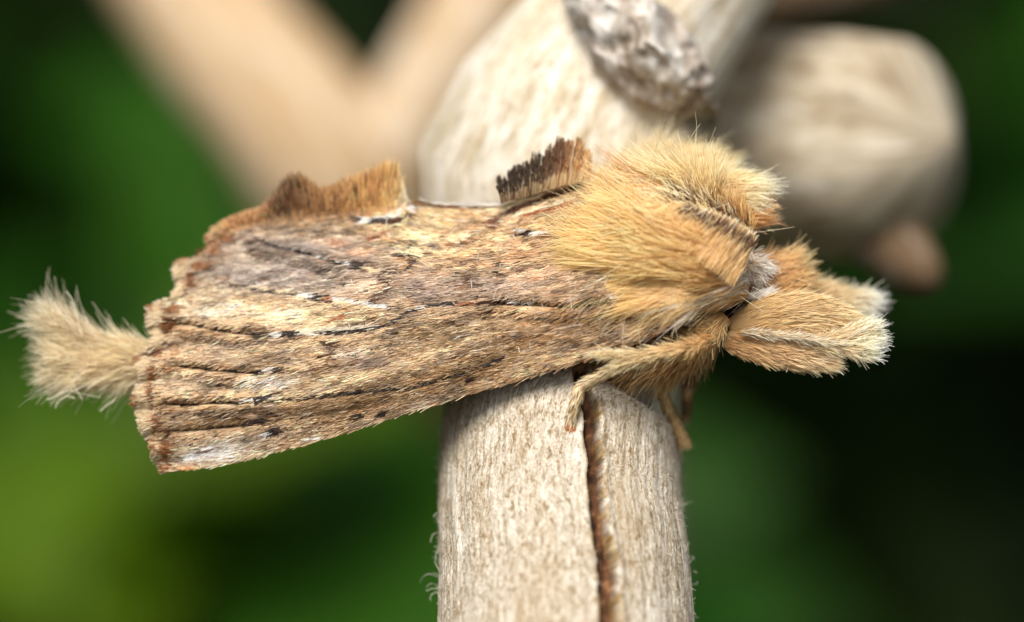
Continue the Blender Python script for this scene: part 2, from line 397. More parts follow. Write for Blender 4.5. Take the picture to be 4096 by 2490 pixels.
# pale limb rising behind the moth, with a curled flake of bark on it
pale = limb('pale_limb', [(3500, -1200, 20, 360), (3150, -700, 16, 370), (2830, -300, 12.5, 385), (2580, 40, 10, 410), (2370, 340, 8.6, 455), (2210, 690, 8.4, 525), (2200, 950, 9.4, 480), (2290, 1500, 12, 400), (2300, 2000, 15, 390)] + to_ground(2300, 2000, 15, 390),
            M_LIMB, n=260, nseg=200, rough=.05, freq=1.6, seed=1, lump=.12, label='pale rough limb rising behind the moth, a grey bark flake on it', cat='branch')
def flake():
    # a curled slab with thickness, following the limb's right shoulder
    top = path([P(2230, -130, 5.6), P(2420, -100, 4.4), P(2610, -10, 4.2), P(2750, 120, 4.8), P(2820, 250, 6.0)], 60)
    bot = path([P(2300, 120, 5.6), P(2390, 270, 4.4), P(2510, 370, 4.0), P(2690, 450, 4.4), P(2870, 425, 5.8)], 60)
    n, mm = 60, 34
    t = np.linspace(0, 1, mm)[None, :, None]
    g = top[:, None] * (1 - t) + bot[:, None] * t
    U, T = np.meshgrid(np.linspace(0, 6, n), np.linspace(0, 4, mm), indexing='ij')
    g[..., 1] += -1.3 * np.sin(math.pi * t[..., 0]) + .9 * (fbm(U * 1.3 + 2, T * 1.1 + 5) - .5) * 2
    g[..., 0] += .35 * (fbm(U * 2 + 60, T * 2 + 5) - .5); g[..., 2] += .5 * (fbm(U * 2 + 90, T * 2 + 45) - .5)
    back = g + np.array([0, 2.6, -.5])
    v = np.vstack([g.reshape(-1, 3), back.reshape(-1, 3)])
    i = np.arange(n - 1)[:, None] * mm; j = np.arange(mm - 1)[None]
    f = np.stack([i + j, i + j + 1, i + mm + j + 1, i + mm + j], -1).reshape(-1, 4)
    N = n * mm
    e = []
    for k in range(n - 1):
        e += [[k * mm, (k + 1) * mm, (k + 1) * mm + N, k * mm + N], [k * mm + mm - 1, k * mm + mm - 1 + N, (k + 1) * mm + mm - 1 + N, (k + 1) * mm + mm - 1]]
    for k in range(mm - 1):
        e += [[k, k + N, k + 1 + N, k + 1], [(n - 1) * mm + k, (n - 1) * mm + k + 1, (n - 1) * mm + k + 1 + N, (n - 1) * mm + k + N]]
    mesh_obj('bark_flake', v, [np.concatenate([f, f[:, ::-1] + N]), np.array(e)], M_FLAKE, pale, coord=v * np.array([1, 1, .6]))
flake()
# rounded stub on the right
stub = limb('rounded_stub', [(3785, 575, 13.0, 60), (3778, 571, 13.2, 150), (3760, 568, 13.4, 228), (3722, 566, 13.8, 310), (3660, 565, 14.3, 378), (3570, 568, 15, 432), (3450, 574, 15.6, 462), (3310, 582, 16.2, 458), (3160, 565, 17, 455), (2960, 550, 18, 448), (2700, 545, 20, 435), (2350, 560, 24, 420), (2330, 1000, 27, 380), (2330, 2200, 30, 370)] + to_ground(2330, 2200, 30, 370),
            M_KNOB, n=260, nseg=128, rough=.03, freq=1.2, seed=3, lump=.17, label='thick pale stub with a smooth rounded end to the right of the flake', cat='branch')
limb('', [(3430, 830, 16, 150), (3540, 940, 15.4, 150), (3640, 1045, 15.2, 122), (3700, 1115, 15.2, 88), (3718, 1145, 15.3, 44)], M_BEHIND, n=30, nseg=32, rough=.05, seed=5, part='side_bud', parent=stub)
# forked tan branch, left
fork = limb('forked_branch', [(420, -700, 53, 280), (640, -250, 49, 285), (860, 110, 46, 290), (1090, 390, 44, 300), (1290, 640, 43, 325), (1400, 860, 43, 330), (1520, 1130, 46, 300), (1850, 1450, 57, 250), (2230, 1900, 69, 250), (2240, 2600, 73, 260)] + to_ground(2240, 2600, 73, 280),
            M_FORK, n=160, nseg=64, rough=.03, seed=7, lump=.06, label='forked tan branch far out of focus, making a V behind the wing', cat='branch')
limb('', [(1430, 860, 43.5, 240), (1560, 640, 43, 235), (1700, 400, 43, 215), (1850, 140, 43.5, 210), (2020, -160, 45, 210), (2230, -520, 48, 210)], M_FORK, n=90, nseg=64, rough=.03, seed=8, part='side_arm', parent=fork)
limb('brown_twig', [(3560, -150, 44, 130), (3200, -60, 44, 150), (2900, -10, 44, 150), (2600, 40, 44, 150), (2300, 200, 46, 150), (2150, 900, 50, 150), (2100, 2400, 58, 160)] + to_ground(2100, 2400, 58, 170),
     M_BEHIND, n=80, nseg=40, seed=9, label='blurred brown twig crossing above the rounded stub', cat='branch')

# ------------------------------------------------------------------ background shrubs
def leaf_mesh(name, C, A, B, Nn, L, Wd, col, parent):
    """curved pointed leaves. C base points, A axis, B side, Nn normal (all (n,3) view), L length, Wd half width"""
    prof = np.array([(0, .05), (.25, .75), (.5, 1.0), (.75, .7), (1, .03)])
    n = len(C)
    s = prof[:, 0][None, :, None]; wd = (prof[:, 1][None] * Wd[:, None])[..., None]
    mid = C[:, None] + A[:, None] * (s * L[:, None, None]) - Nn[:, None] * (.25 * L[:, None, None] * s ** 2)
    lft = mid - B[:, None] * wd + Nn[:, None] * wd * .25; rgt = mid + B[:, None] * wd + Nn[:, None] * wd * .25
    v = np.stack([lft, mid, rgt], 2).reshape(-1, 3)
    b = (np.arange(n)[:, None] * 5 + np.arange(4)[None]) * 3
    f = np.concatenate([np.stack([b + k, b + k + 1, b + k + 4, b + k + 3], -1).reshape(-1, 4) for k in (0, 1)])
    c = np.repeat(col, 15, 0)
    return tag(mesh_obj(name, v, f, M_LEAF, parent, col=c), kind='stuff')

def shrub(name, label, centers, n, size, cols, spread, up=.6, stem=True, seed=0):
    """leafy shrub: clusters of leaves about centers (view mm), on stems that rise from the soil"""
    r = np.random.default_rng(seed)
    cen = np.array(centers, float)
    ci = r.integers(0, len(cen), n)
    C = cen[ci] + r.normal(0, 1, (n, 3)) * np.array(spread)
    worldup = np.array([0, -SP, CP])
    Nn = unit(worldup * up + r.normal(0, .55, (n, 3)) + np.array([0, -.35, 0]))
    A = unit(np.cross(Nn, r.normal(0, 1, (n, 3)))); B = np.cross(A, Nn)
    L = size * (.6 + .8 * r.random(n)); Wd = L * (.22 + .1 * r.random(n))
    cc = np.array([lin(c) for c in cols])[r.integers(0, len(cols), n)] * (.6 + .8 * r.random((n, 1)))
    foot = cen.mean(0).copy()
    base = np.array([foot[0], 0, 0]) + 0
    # foot on the soil: solve for world z
    wz = W(foot)[2]; drop = (wz - GZ) / S
    footp = foot + np.array([0, SP, -CP]) * drop
    root = empty(name, footp); tag(root, label, 'shrub', 'shrubs blurred in the background')
    leaf_mesh('foliage', C, A, B, Nn, L, Wd, cc, root)
    vs, fs, k0 = [], [], 0
    for c in cen[:10]:
        p = path([footp + r.normal(0, 6, 3) * np.array([1, 1, 0]), (footp + c) / 2 + r.normal(0, 10, 3), c], 14)
        v, f, _ = tube(p, np.linspace(1.6, .7, 14), nseg=8)
        vs.append(v); fs.append([q + k0 for q in f]); k0 += len(v)
    for i, (v, f) in enumerate(zip(vs, fs)):
        k = f[0].min()
        mesh_obj('stem', v, [q - k for q in f], M_STEM, root)
    return root

def cl(lst): return [P(x, y, d) for x, y, d in lst]
GREEN_D = [(26, 48, 2), (32, 54, 2), (20, 42, 2)]
GREEN_M = [(34, 82, 2), (44, 92, 2), (28, 76, 3)]
GREEN_Y = [(88, 120, 4), (74, 112, 2), (52, 104, 2)]
shrub('leafy_shrub', 'yellow-green leaves in the lower corner below the tail tuft, out of focus',
      cl([(150, 2350, 120), (480, 2200, 130), (650, 2480, 110), (900, 2330, 125), (250, 1950, 150), (560, 2700, 120)]), 150, 20, GREEN_Y, (7, 14, 6), up=1.0, seed=11)
shrub('leafy_shrub', 'bright green leaves beneath the wing and left of the stick, out of focus',
      cl([(820, 2080, 135), (1050, 2180, 140), (1240, 2330, 130), (1450, 2480, 135)]), 110, 18, GREEN_M, (6, 14, 5), up=.9, seed=12)
shrub('leafy_shrub', 'dark green leaves beside the fork and above the tail tuft, out of focus',
      cl([(100, 150, 150), (350, 420, 160), (-200, 500, 150), (120, 1150, 170), (700, 1150, 170), (500, 800, 200), (50, 1550, 170)]), 150, 20, GREEN_M[:1] + GREEN_D, (9, 18, 9), up=.5, seed=13)
shrub('leafy_shrub', 'green leaves beside the rounded stub, out of focus',
      cl([(3900, 150, 150), (4150, 420, 150), (3800, -150, 160), (3950, 800, 190), (3400, -250, 170)]), 90, 20, GREEN_D + GREEN_M[:1], (7, 18, 7), up=.5, seed=14)
shrub('leafy_shrub', 'deep green leaves below the palps and right of the stick, out of focus',
      cl([(2950, 1750, 180), (3050, 2450, 160), (3300, 2700, 150), (3900, 2350, 170), (3500, 1500, 200), (4000, 1900, 210)]), 90, 20, GREEN_D + GREEN_M[:1], (8, 18, 8), up=.5, seed=15)
# dense dark thicket further back
cen = []
r0 = np.random.default_rng(5)
for i in range(230):
    cen.append(P(r0.uniform(-11000, 15000), r0.uniform(-3800, 4800), r0.uniform(280, 420)))
shrub('dark_thicket', 'dense dark green thicket closing the background behind all the branches', cen, 6800, 30, GREEN_D + [(20, 34, 10), (34, 30, 14)], (16, 22, 16), up=.3, seed=16)

# ------------------------------------------------------------------ the moth
moth = empty('moth', P(2300, 1480, 1.5))
tag(moth, 'furry tan moth with roofed, scallop-edged wings resting across the top of the split stick', 'moth')

TILT = math.radians(14)                                  # the moth's back leans towards the camera
def d_ridge(px): return 2.3 - 1.4 * (px - 850) / 1500.0  # depth of the line where the two wings meet
ridge_a = P(850, 880, d_ridge(850)); ridge_b = P(2350, 790, d_ridge(2350))
m_up = np.array([0, -math.sin(TILT), math.cos(TILT)])
m_ax = unit(ridge_b - ridge_a); m_nrm = unit(np.cross(m_ax, m_up))
if m_nrm[1] > 0: m_nrm = -m_nrm                           # points out of the near side
def mirror_matrix():
    n = Vector(W(m_nrm)).normalized(); c = Vector(W(ridge_a))
    R = Matrix.Identity(3)
    for i in range(3):
        for j in range(3): R[i][j] -= 2 * n[i] * n[j]
    M4 = R.to_4x4(); M4.translation = c - R @ c
    return M4
MIRROR = mirror_matrix()
def d_mid(px, py):
    """depth of the moth's plane of symmetry at a pixel"""
    z = lambda y: -(y - 1245) * K
    ry = np.interp(px, [850, 2350, 3100], [880, 790, 745])
    return d_ridge(px) + math.tan(TILT) * (z(ry) - z(py)) * 1.0
def mirrored(o, parent, name=None):
    c = bpy.data.objects.new(name or o.name.split('.')[0], o.data); COL.objects.link(c)
    c.parent = parent; c.matrix_parent_inverse = world_matrix(parent).inverted(); c.matrix_basis = MIRROR
    for k in ('kind', 'label'):
        if k in o: c[k] = o[k]
    return c

# ---- body: one continuous skin (abdomen, thorax, head)
BODY = np.array([  # px, py, half height px, half depth mm
    (540, 1440, 60, .5), (600, 1440, 100, .9), (900, 1400, 150, 1.3), (1300, 1310, 180, 1.6), (1700, 1200, 210, 1.8), (2050, 1110, 250, 2.1),
    (2350, 1035, 275, 2.3), (2600, 1020, 290, 2.5), (2780, 1050, 270, 2.4), (2900, 1090, 215, 2.0), (2970, 1120, 160, 1.6), (3030, 1150, 110, 1.2), (3070, 1170, 70, .8), (3090, 1180, 30, .4)], float)
def body_at(px):
    return [np.interp(px, BODY[:, 0], BODY[:, k]) for k in (1, 2, 3)]
def near_surface(px, py, lift=0.0):
    """depth of the near side of the body at a pixel (clamped past its outline)"""
    cy, r, rd = body_at(px)
    u = np.clip((py - cy) / r, -.985, .985)
    return d_mid(px, cy + u * r) - rd * np.sqrt(1 - u * u) - lift
q = path(np.c_[P(BODY[:, 0], BODY[:, 1], d_mid(BODY[:, 0], BODY[:, 1])), BODY[:, 2] * K * .74, BODY[:, 3] * .6], 90)
v, f, crd = tube(q[:, :3], q[:, 3], q[:, 4], nseg=40)
body = mesh_obj('body', v, f, M_SKIN, moth, coord=crd)

# ---- wing surface -------------------------------------------------
LEFT = [(845, 925), (836, 955), (843, 975), (812, 1012), (760, 1035), (722, 1044), (706, 1075), (715, 1140), (690, 1182), (639, 1208), (604, 1222), (602, 1287), (616, 1338), (596, 1392),
        (546, 1424), (556, 1463), (571, 1508), (548, 1560), (533, 1605), (554, 1639), (565, 1701), (605, 1769), (616, 1820), (645, 1889), (667, 1903)]
LEFT_S = [(845, 925), (780, 1050), (700, 1170), (640, 1300), (590, 1430), (565, 1560), (575, 1700), (612, 1810), (667, 1903)]
TOP = [(845, 925), (930, 895), (1090, 860), (1300, 838), (1500, 822), (1640, 818), (1700, 832), (1850, 840), (2000, 830), (2100, 792), (2250, 748), (2350, 725)]
BOT = [(667, 1903), (894, 1855), (1250, 1765), (1600, 1660), (1900, 1565), (2200, 1482), (2450, 1405), (2620, 1340), (2770, 1275)]
RIGHT = [(2350, 725), (2560, 870), (2710, 1060), (2770, 1275)]
LEFT = [(x + 26 * min(1, (i + 1) / 3), y - (16 if i > 22 else 0)) for i, (x, y) in enumerate(LEFT)]; LEFT_S = [(x + (26 if 0 < i < 8 else 14), y - (16 if i == 8 else 0)) for i, (x, y) in enumerate(LEFT_S)]
BOT[0] = LEFT[-1] = LEFT_S[-1]; TOP[0] = LEFT[0] = LEFT_S[0]
lS, lR, tP, bP, rP = path(LEFT_S, 400), path(LEFT, 400, False), path(TOP, 400), path(BOT, 400), path(RIGHT, 400)
_my = np.maximum.accumulate(lR[:, 1] + np.arange(400) * 1e-3); MY, MX = _my, lR[:, 0]
def samp(arr, t):
    x = np.linspace(0, 1, len(arr)); return np.stack([np.interp(t, x, arr[:, 0]), np.interp(t, x, arr[:, 1])], -1)
def coons(s, t):
    """s 0 at the outer margin .. 1 at the base, t 0 at the ridge .. 1 at the costal edge -> pixels"""
    s_, t_ = s[..., None], t[..., None]
    c00, c01, c10, c11 = lS[0], lS[-1], tP[-1], bP[-1]
    p = (1 - s_) * samp(lS, t) + s_ * samp(rP, t) + (1 - t_) * samp(tP, s) + t_ * samp(bP, s) \
        - ((1 - s_) * (1 - t_) * c00 + (1 - s_) * t_ * c01 + s_ * (1 - t_) * c10 + s_ * t_ * c11)
    e_ = samp(lS, t)
    dx = np.interp(e_[..., 1], MY, MX) - e_[..., 0]
    dx = 1.15 * dx * np.exp(-s / .035) * sm(0, .03, t) * (1 - sm(.97, 1, t))
    return p + np.stack([dx, np.zeros_like(dx)], -1)

# ---- pattern (photograph pixels) -----------------------------------
DK, BR, RU, WH, CR = (48, 34, 24), (98, 60, 30), (168, 100, 52), (238, 232, 222), (240, 214, 168)
BLOBS = [
    (1300, 850, 280, 34, 0, (176, 118, 58), .9), (1000, 890, 130, 26, -12, (176, 122, 66), .8),  # x, y, rx, ry, angle deg, colour, strength
    (1180, 1000, 380, 90, 8, (148, 136, 128), .9), (1000, 1110, 330, 70, 8, (152, 140, 130), .85), (1280, 1110, 300, 60, 8, (160, 146, 136), .8),
    (1290, 910, 170, 45, 3, (150, 122, 86), .7), (1370, 960, 120, 40, 8, (196, 172, 152), .6), (1180, 930, 160, 30, 3, (196, 160, 118), .5),
    (1700, 900, 200, 60, -4, (236, 200, 142), .85), (1640, 985, 130, 50, 10, (240, 206, 150), .8), (1780, 1010, 150, 60, -20, (234, 196, 140), .6),
    (1880, 880, 110, 40, 0, (206, 158, 100), .7), (2180, 880, 170, 40, -14, (216, 168, 108), .8), (2080, 815, 160, 22, -14, (232, 196, 138), .8),
    (1450, 1010, 70, 30, 0, (186, 122, 82), .5), (1340, 970, 40, 18, 0, (176, 104, 64), .5),
    (850, 1180, 180, 40, 10, (208, 184, 152), .6), (1050, 1240, 330, 45, 7, (230, 202, 156), .8), (1250, 1262, 260, 38, 4, (234, 204, 152), .8), (820, 1245, 120, 35, 12, (226, 208, 176), .75),
    (1000, 1200, 200, 22, 8, (176, 142, 100), .55), (1420, 1265, 160, 30, 0, (222, 186, 132), .6),
    (1750, 1130, 260, 80, 5, (158, 132, 112), .7), (1900, 1040, 170, 50, 0, (206, 160, 108), .6), (2100, 1000, 200, 50, 0, (198, 148, 98), .7), (2180, 1100, 160, 70, 0, (184, 142, 108), .65),
    (1980, 1160, 170, 50, 0, (150, 130, 116), .7), (1690, 1170, 90, 40, 20, (120, 104, 100), .7), (1480, 1140, 160, 40, 8, (188, 156, 122), .5), (2300, 1180, 200, 40, -4, (176, 140, 100), .5),
    (880, 1400, 230, 50, 4, (182, 156, 126), .6), (1130, 1410, 200, 50, 2, (196, 160, 118), .6), (1300, 1440, 180, 40, -8, (176, 138, 96), .6), (1430, 1412, 90, 32, -8, (206, 194, 180), .75),
    (1480, 1450, 130, 40, -14, (128, 108, 94), .85), (1600, 1360, 180, 40, -14, (168, 138, 98), .6), (1750, 1330, 260, 50, -14, (176, 142, 96), .6),
    (850, 1530, 200, 40, 3, (204, 176, 144), .6), (1090, 1530, 110, 26, -3, (214, 204, 188), .7), (1330, 1525, 160, 28, -10, (222, 192, 142), .65), (1130, 1585, 110, 14, -6, (230, 204, 158), .85),
    (800, 1570, 150, 20, 2, (226, 200, 160), .5), (880, 1655, 250, 30, -2, (120, 98, 70), .9), (1200, 1640, 250, 26, -8, (116, 88, 54), .85), (1450, 1610, 220, 30, -14, (130, 100, 62), .8),
    (880, 1740, 170, 24, -7, (178, 150, 114), .6), (1850, 1480, 300, 60, -17, (142, 108, 68), .8), (2000, 1420, 350, 40, -17, (172, 134, 86), .6), (2250, 1300, 300, 60, -14, (140, 104, 64), .8),
    (860, 1812, 190, 42, -14, (246, 234, 222), 1.1), (1150, 1740, 160, 20, -14, (190, 160, 128), .7), (1250, 1755, 70, 10, -14, (216, 204, 190), .7), (1750, 1600, 120, 22, -20, (208, 186, 158), .8),
    (1650, 1640, 80, 14, -18, (206, 180, 152), .7), (1460, 1700, 70, 14, -15, (214, 190, 160), .7), (1950, 1420, 130, 14, -28, (206, 176, 128), .5), (1780, 1400, 130, 14, -24, (208, 180, 136), .5),
    (740, 1880, 70, 22, -15, (178, 118, 62), .8), (700, 1780, 60, 40, 60, (176, 150, 116), .5),
]
LINES = [  # points, half width px, colour, density
    ([(1062, 975), (1142, 997), (1230, 1015), (1307, 1034), (1361, 1055)], 5, DK, .75), ([(1250, 1018), (1330, 1040), (1395, 1060)], 3, WH, .5),
    ([(1408, 1062), (1455, 1066)], 14, DK, .95), ([(1450, 1072), (1470, 1082)], 9, BR, .8), ([(1370, 1058), (1398, 1062)], 7, WH, .9), ([(1460, 1072), (1560, 1098)], 8, CR, .8),
    ([(1590, 1024), (1640, 1032), (1662, 1050), (1650, 1072), (1600, 1086), (1545, 1090)], 8, (70, 44, 26), .8), ([(1600, 1045), (1640, 1055), (1610, 1072)], 9, (206, 160, 110), .6),
    ([(917, 1141), (987, 1152), (1067, 1168), (1195, 1176)], 6, DK, .65), ([(1000, 1146), (1100, 1165), (1190, 1172)], 5, CR, .6), ([(1205, 1179), (1250, 1184)], 8, WH, .9), ([(1260, 1188), (1316, 1194)], 12, DK, .95), ([(1310, 1194), (1335, 1196)], 8, RU, .8),
    ([(1340, 1196), (1420, 1212), (1500, 1222), (1560, 1226)], 8, WH, .8), ([(1350, 1210), (1480, 1232)], 8, CR, .7), ([(1528, 1110), (1545, 1130), (1560, 1150), (1535, 1170)], 13, (78, 46, 26), .75), ([(1490, 1200), (1535, 1182)], 9, (86, 50, 28), .7),
    ([(1400, 1195), (1480, 1208), (1600, 1236)], 4, DK, .4),
    ([(720, 1292), (785, 1301), (859, 1318), (960, 1332), (1040, 1341)], 5, DK, .75), ([(1030, 1340), (1085, 1341)], 9, DK, .95), ([(1095, 1337), (1128, 1338)], 10, WH, .95), ([(1135, 1337), (1190, 1335)], 11, DK, .95),
    ([(1200, 1330), (1267, 1330), (1381, 1322), (1500, 1305)], 12, (228, 214, 188), .8), ([(1267, 1334), (1381, 1331), (1506, 1316), (1585, 1287), (1636, 1247), (1750, 1222), (1812, 1216), (1897, 1219), (2000, 1212)], 6, DK, .85),
    ([(1640, 1238), (1700, 1228)], 6, WH, .6), ([(1830, 1216), (1890, 1214)], 6, RU, .6), ([(1950, 1212), (1990, 1212), (2020, 1205)], 10, (70, 40, 24), .8), ([(2030, 1212), (2130, 1214)], 6, WH, .85), ([(2000, 1218), (2128, 1220), (2327, 1226), (2460, 1200)], 5, DK, .55),
    ([(2480, 1185), (2540, 1185)], 17, DK, .97), ([(2455, 1192), (2478, 1190)], 8, WH, .8), ([(2600, 1268), (2650, 1258)], 12, DK, .95), ([(2560, 1285), (2600, 1280)], 7, DK, .7),
    ([(717, 1463), (813, 1474), (882, 1480), (984, 1491), (1050, 1492)], 5, DK, .75), ([(1058, 1484), (1090, 1482)], 9, WH, .95), ([(1096, 1482), (1130, 1477)], 9, DK, .9), ([(1130, 1486), (1240, 1484), (1301, 1472), (1420, 1455)], 5, BR, .5),
    ([(1300, 1376), (1345, 1384), (1325, 1412)], 13, (82, 50, 28), .7), ([(1345, 1385), (1330, 1440), (1290, 1462)], 7, BR, .5), ([(1370, 1285), (1390, 1240)], 8, RU, .5), ([(1300, 1300), (1340, 1275), (1380, 1262)], 7, RU, .6),
    ([(680, 1616), (760, 1622), (842, 1613), (978, 1611)], 5, DK, .85), ([(982, 1607), (1005, 1604)], 8, WH, .9), ([(1015, 1604), (1060, 1596)], 13, DK, .95), ([(1050, 1592), (1110, 1574)], 6, DK, .7),
    ([(1063, 1608), (1210, 1594), (1358, 1577), (1432, 1568), (1517, 1565), (1608, 1554), (1653, 1548), (1750, 1523), (1880, 1490), (2000, 1440)], 6, DK, .7),
    ([(700, 1724), (800, 1718), (927, 1707), (1006, 1696)], 5, DK, .85), ([(1020, 1692), (1062, 1684)], 12, DK, .95), ([(1070, 1684), (1300, 1650), (1500, 1612)], 5, (90, 66, 40), .6), ([(700, 1655), (900, 1650), (1050, 1640)], 6, (92, 72, 48), .6),
    ([(1080, 1732), (1125, 1722)], 12, DK, .95), ([(1050, 1745), (1078, 1738)], 8, WH, .8), ([(1420, 1670), (1455, 1664)], 10, DK, .9), ([(1520, 1660), (1545, 1650)], 10, DK, .9), ([(1130, 1720), (1420, 1672)], 5, BR, .5),
    ([(1560, 1600), (1700, 1565), (1900, 1500)], 5, (100, 72, 44), .5), ([(1880, 1525), (1905, 1510)], 9, DK, .8), ([(800, 1810), (850, 1800)], 6, (120, 90, 60), .6),
    # under the rear tuft
    ([(1446, 885), (1500, 880), (1550, 874), (1590, 862), (1625, 830), (1630, 800), (1618, 770)], 11, WH, .95), ([(1410, 877), (1440, 880)], 9, DK, .8), ([(1480, 890), (1545, 884)], 10, DK, .9), ([(1545, 890), (1600, 884), (1642, 862), (1668, 826), (1650, 806)], 9, (76, 44, 24), .85),
    ([(1160, 872), (1180, 856)], 11, (56, 38, 24), .9), ([(1130, 885), (1000, 930), (930, 975)], 5, (92, 62, 36), .5), ([(1060, 890), (1100, 880)], 5, BR, .5),
    # stripes under the front crest
    ([(2004, 890), (2102, 848), (2214, 818), (2290, 794)], 6, (246, 228, 190), .6), ([(2000, 850), (2100, 804), (2220, 762), (2320, 724)], 6, CR, .8), ([(1968, 890), (1990, 874), (2046, 846), (2149, 808), (2251, 771), (2320, 750)], 8, (84, 44, 18), .95),
    ([(2110, 862), (2205, 838), (2298, 813), (2350, 785)], 7, (160, 90, 40), .85), ([(1940, 895), (1965, 905), (1985, 915)], 9, (122, 68, 30), .8), ([(1960, 880), (2000, 900)], 7, (128, 72, 32), .7), ([(1750, 830), (1900, 838), (2010, 828)], 5, (110, 74, 44), .7),
    ([(2060, 936), (2125, 930)], 12, (58, 34, 20), .95), ([(2075, 945), (2120, 944)], 4, (60, 36, 24), .8), ([(2130, 930), (2190, 934)], 7, WH, .9), ([(2170, 944), (2230, 944)], 7, (128, 70, 34), .8), ([(2048, 926), (2100, 922)], 4, WH, .6),
    ([(1807, 984), (1850, 972), (1910, 955)], 11, (150, 92, 44), .6), ([(1835, 985), (1860, 975)], 5, DK, .6), ([(1480, 960), (1530, 940), (1560, 930)], 10, (160, 92, 48), .6), ([(1500, 950), (1530, 955)], 5, (90, 54, 30), .6),
    ([(1870, 1125), (1910, 1140)], 13, (84, 54, 34), .6), ([(2000, 1060), (2060, 1068)], 5, DK, .6), ([(2050, 1075), (2110, 1086)], 5, BR, .6), ([(1960, 1090), (2010, 1098)], 5, DK, .6), ([(1840, 1060), (1880, 1050)], 7, BR, .4),
    ([(1800, 1290), (1840, 1300)], 7, BR, .5), ([(1830, 1285), (1842, 1270)], 5, DK, .5),
]
def seg_dist(px, py, pts):
    best = np.full(px.shape, 1e9)
    for (x0, y0), (x1, y1) in zip(pts[:-1], pts[1:]):
        dx, dy = x1 - x0, y1 - y0
        t = np.clip(((px - x0) * dx + (py - y0) * dy) / (dx * dx + dy * dy), 0, 1)
        best = np.minimum(best, np.hypot(px - x0 - t * dx, py - y0 - t * dy))
    return best
PATCH = [(905, 945, 40, 24), (806, 1066, 46, 17), (762, 1122, 22, 36), (690, 1236, 40, 18), (672, 1306, 20, 36), (622, 1408, 36, 20), (604, 1500, 20, 36), (598, 1572, 20, 40), (622, 1696, 22, 40), (667, 1795, 28, 42), (664, 1860, 24, 30), (856, 990, 20, 36)]
TIPS = [(602, 1222), (546, 1424), (727, 1044), (845, 920), (533, 1605), (640, 1889), (606, 1780)]
def wing_colour(px, py, s, t, r):
    """one flat colour per scale (linear), from where it sits on the wing"""
    n = len(px)
    jx = px + r.normal(0, 6, n); jy = py + r.normal(0, 3, n)
    c = np.repeat(np.array([[194, 158, 116]], float), n, 0)
    flow = t + r.normal(0, .0035, n)
    streak = .55 * fbm(s * 14 + 3, flow * 46 + 9) + .45 * fbm(s * 30 + 33, flow * 130 + 59, 3)
    streak = np.clip(.5 + (streak - .47) * 1.8, 0, 1)
    for (x, y, rx, ry, a, col, st) in BLOBS:
        ca, sa = math.cos(math.radians(a)), math.sin(math.radians(a))
        u = ((jx - x) * ca + (jy - y) * sa) / rx; vv = (-(jx - x) * sa + (jy - y) * ca) / ry
        k = st * np.exp(-(u * u + vv * vv) * 1.1) * (.75 + .6 * streak)
        k = np.clip(k, 0, 1)[:, None]; c = c * (1 - k) + np.array(col) * k
    c = c * (.56 + .98 * streak)[:, None]
    # mottling: paler, darker and rusty scales in little drifts
    dr = fbm(jx * .022 + 70, jy * .06 + 31, 3) + r.normal(0, .12, n)
    k = (dr > .70)[:, None]; c = np.where(k, c * .55 + np.array([30, 18, 10]), c)
    k = (dr < .25)[:, None]; c = np.where(k, c * .5 + np.array([228, 208, 178]) * .5, c)
    dr2 = fbm(jx * .02 + 170, jy * .05 + 231, 3) + r.normal(0, .1, n)
    c = np.where((dr2 > .68)[:, None], c * .6 + np.array([170, 104, 60]) * .4, c)
    c = np.where((dr2 < .27)[:, None], c * .6 + np.array([150, 134, 128]) * .4, c)
    spk = r.random(n); vein = fbm(jx * .012, jy * .02 + 400, 3)
    c = np.where((spk < .06 * (vein > .42))[:, None], np.array([70, 48, 32.]), c)
    c = c * (.86 + .28 * r.random((n, 1)))
    lum = c.mean(1, keepdims=True); c = np.clip(c + (lum - 146) * .34 - 6, 12, 242)
    for pts, hw, col, dens in LINES:
        b = (px > min(p[0] for p in pts) - 60) & (px < max(p[0] for p in pts) + 60)
        if not b.any(): continue
        dd = seg_dist(jx[b] * .35 + px[b] * .65, jy[b] * .2 + py[b] * .8, pts)
        hit = (dd < (hw + (1.5 if sum(col) < 200 else 0)) * (.75 + .6 * r.random(b.sum()))) & (r.random(b.sum()) < dens)
        cb = c[b]; cb[hit] = np.array(col) * (.85 + .3 * r.random((hit.sum(), 1))); c[b] = cb
    # border: dark thin line, pale zone, rusty patches at the ends of the veins
    me = margin_dist(s, t)
    ph = (np.sin(t * math.pi * 2 * 9.5 + .8) * .5 + .5)
    k = sm(75, 52, me)[:, None]; c = c * (1 - k) + (np.array([214, 186, 142]) * (.75 + .35 * r.random((n, 1)))) * k
    for (x, y, rx, ry) in PATCH:
        q_ = np.hypot((jx - x) / rx, (jy - y) / ry) + r.normal(0, .12, n)
        c = np.where((q_ < 1)[:, None], np.array([142, 90, 44]) * (.65 + .6 * r.random((n, 1))), c)
    ln = (np.abs(me - 70 + 6 * r.normal(0, 1, n)) < 7) & (r.random(n) < .6)
    c = np.where(ln[:, None], np.array([84, 52, 28.]), c)
    return lin(np.clip(c, 4, 250))
def margin_dist(s, t):
    p = coons(s, t); e = coons(np.zeros_like(s), t)
    return np.hypot(*(p - e).T) if p.ndim == 2 else np.hypot(p[..., 0] - e[..., 0], p[..., 1] - e[..., 1])

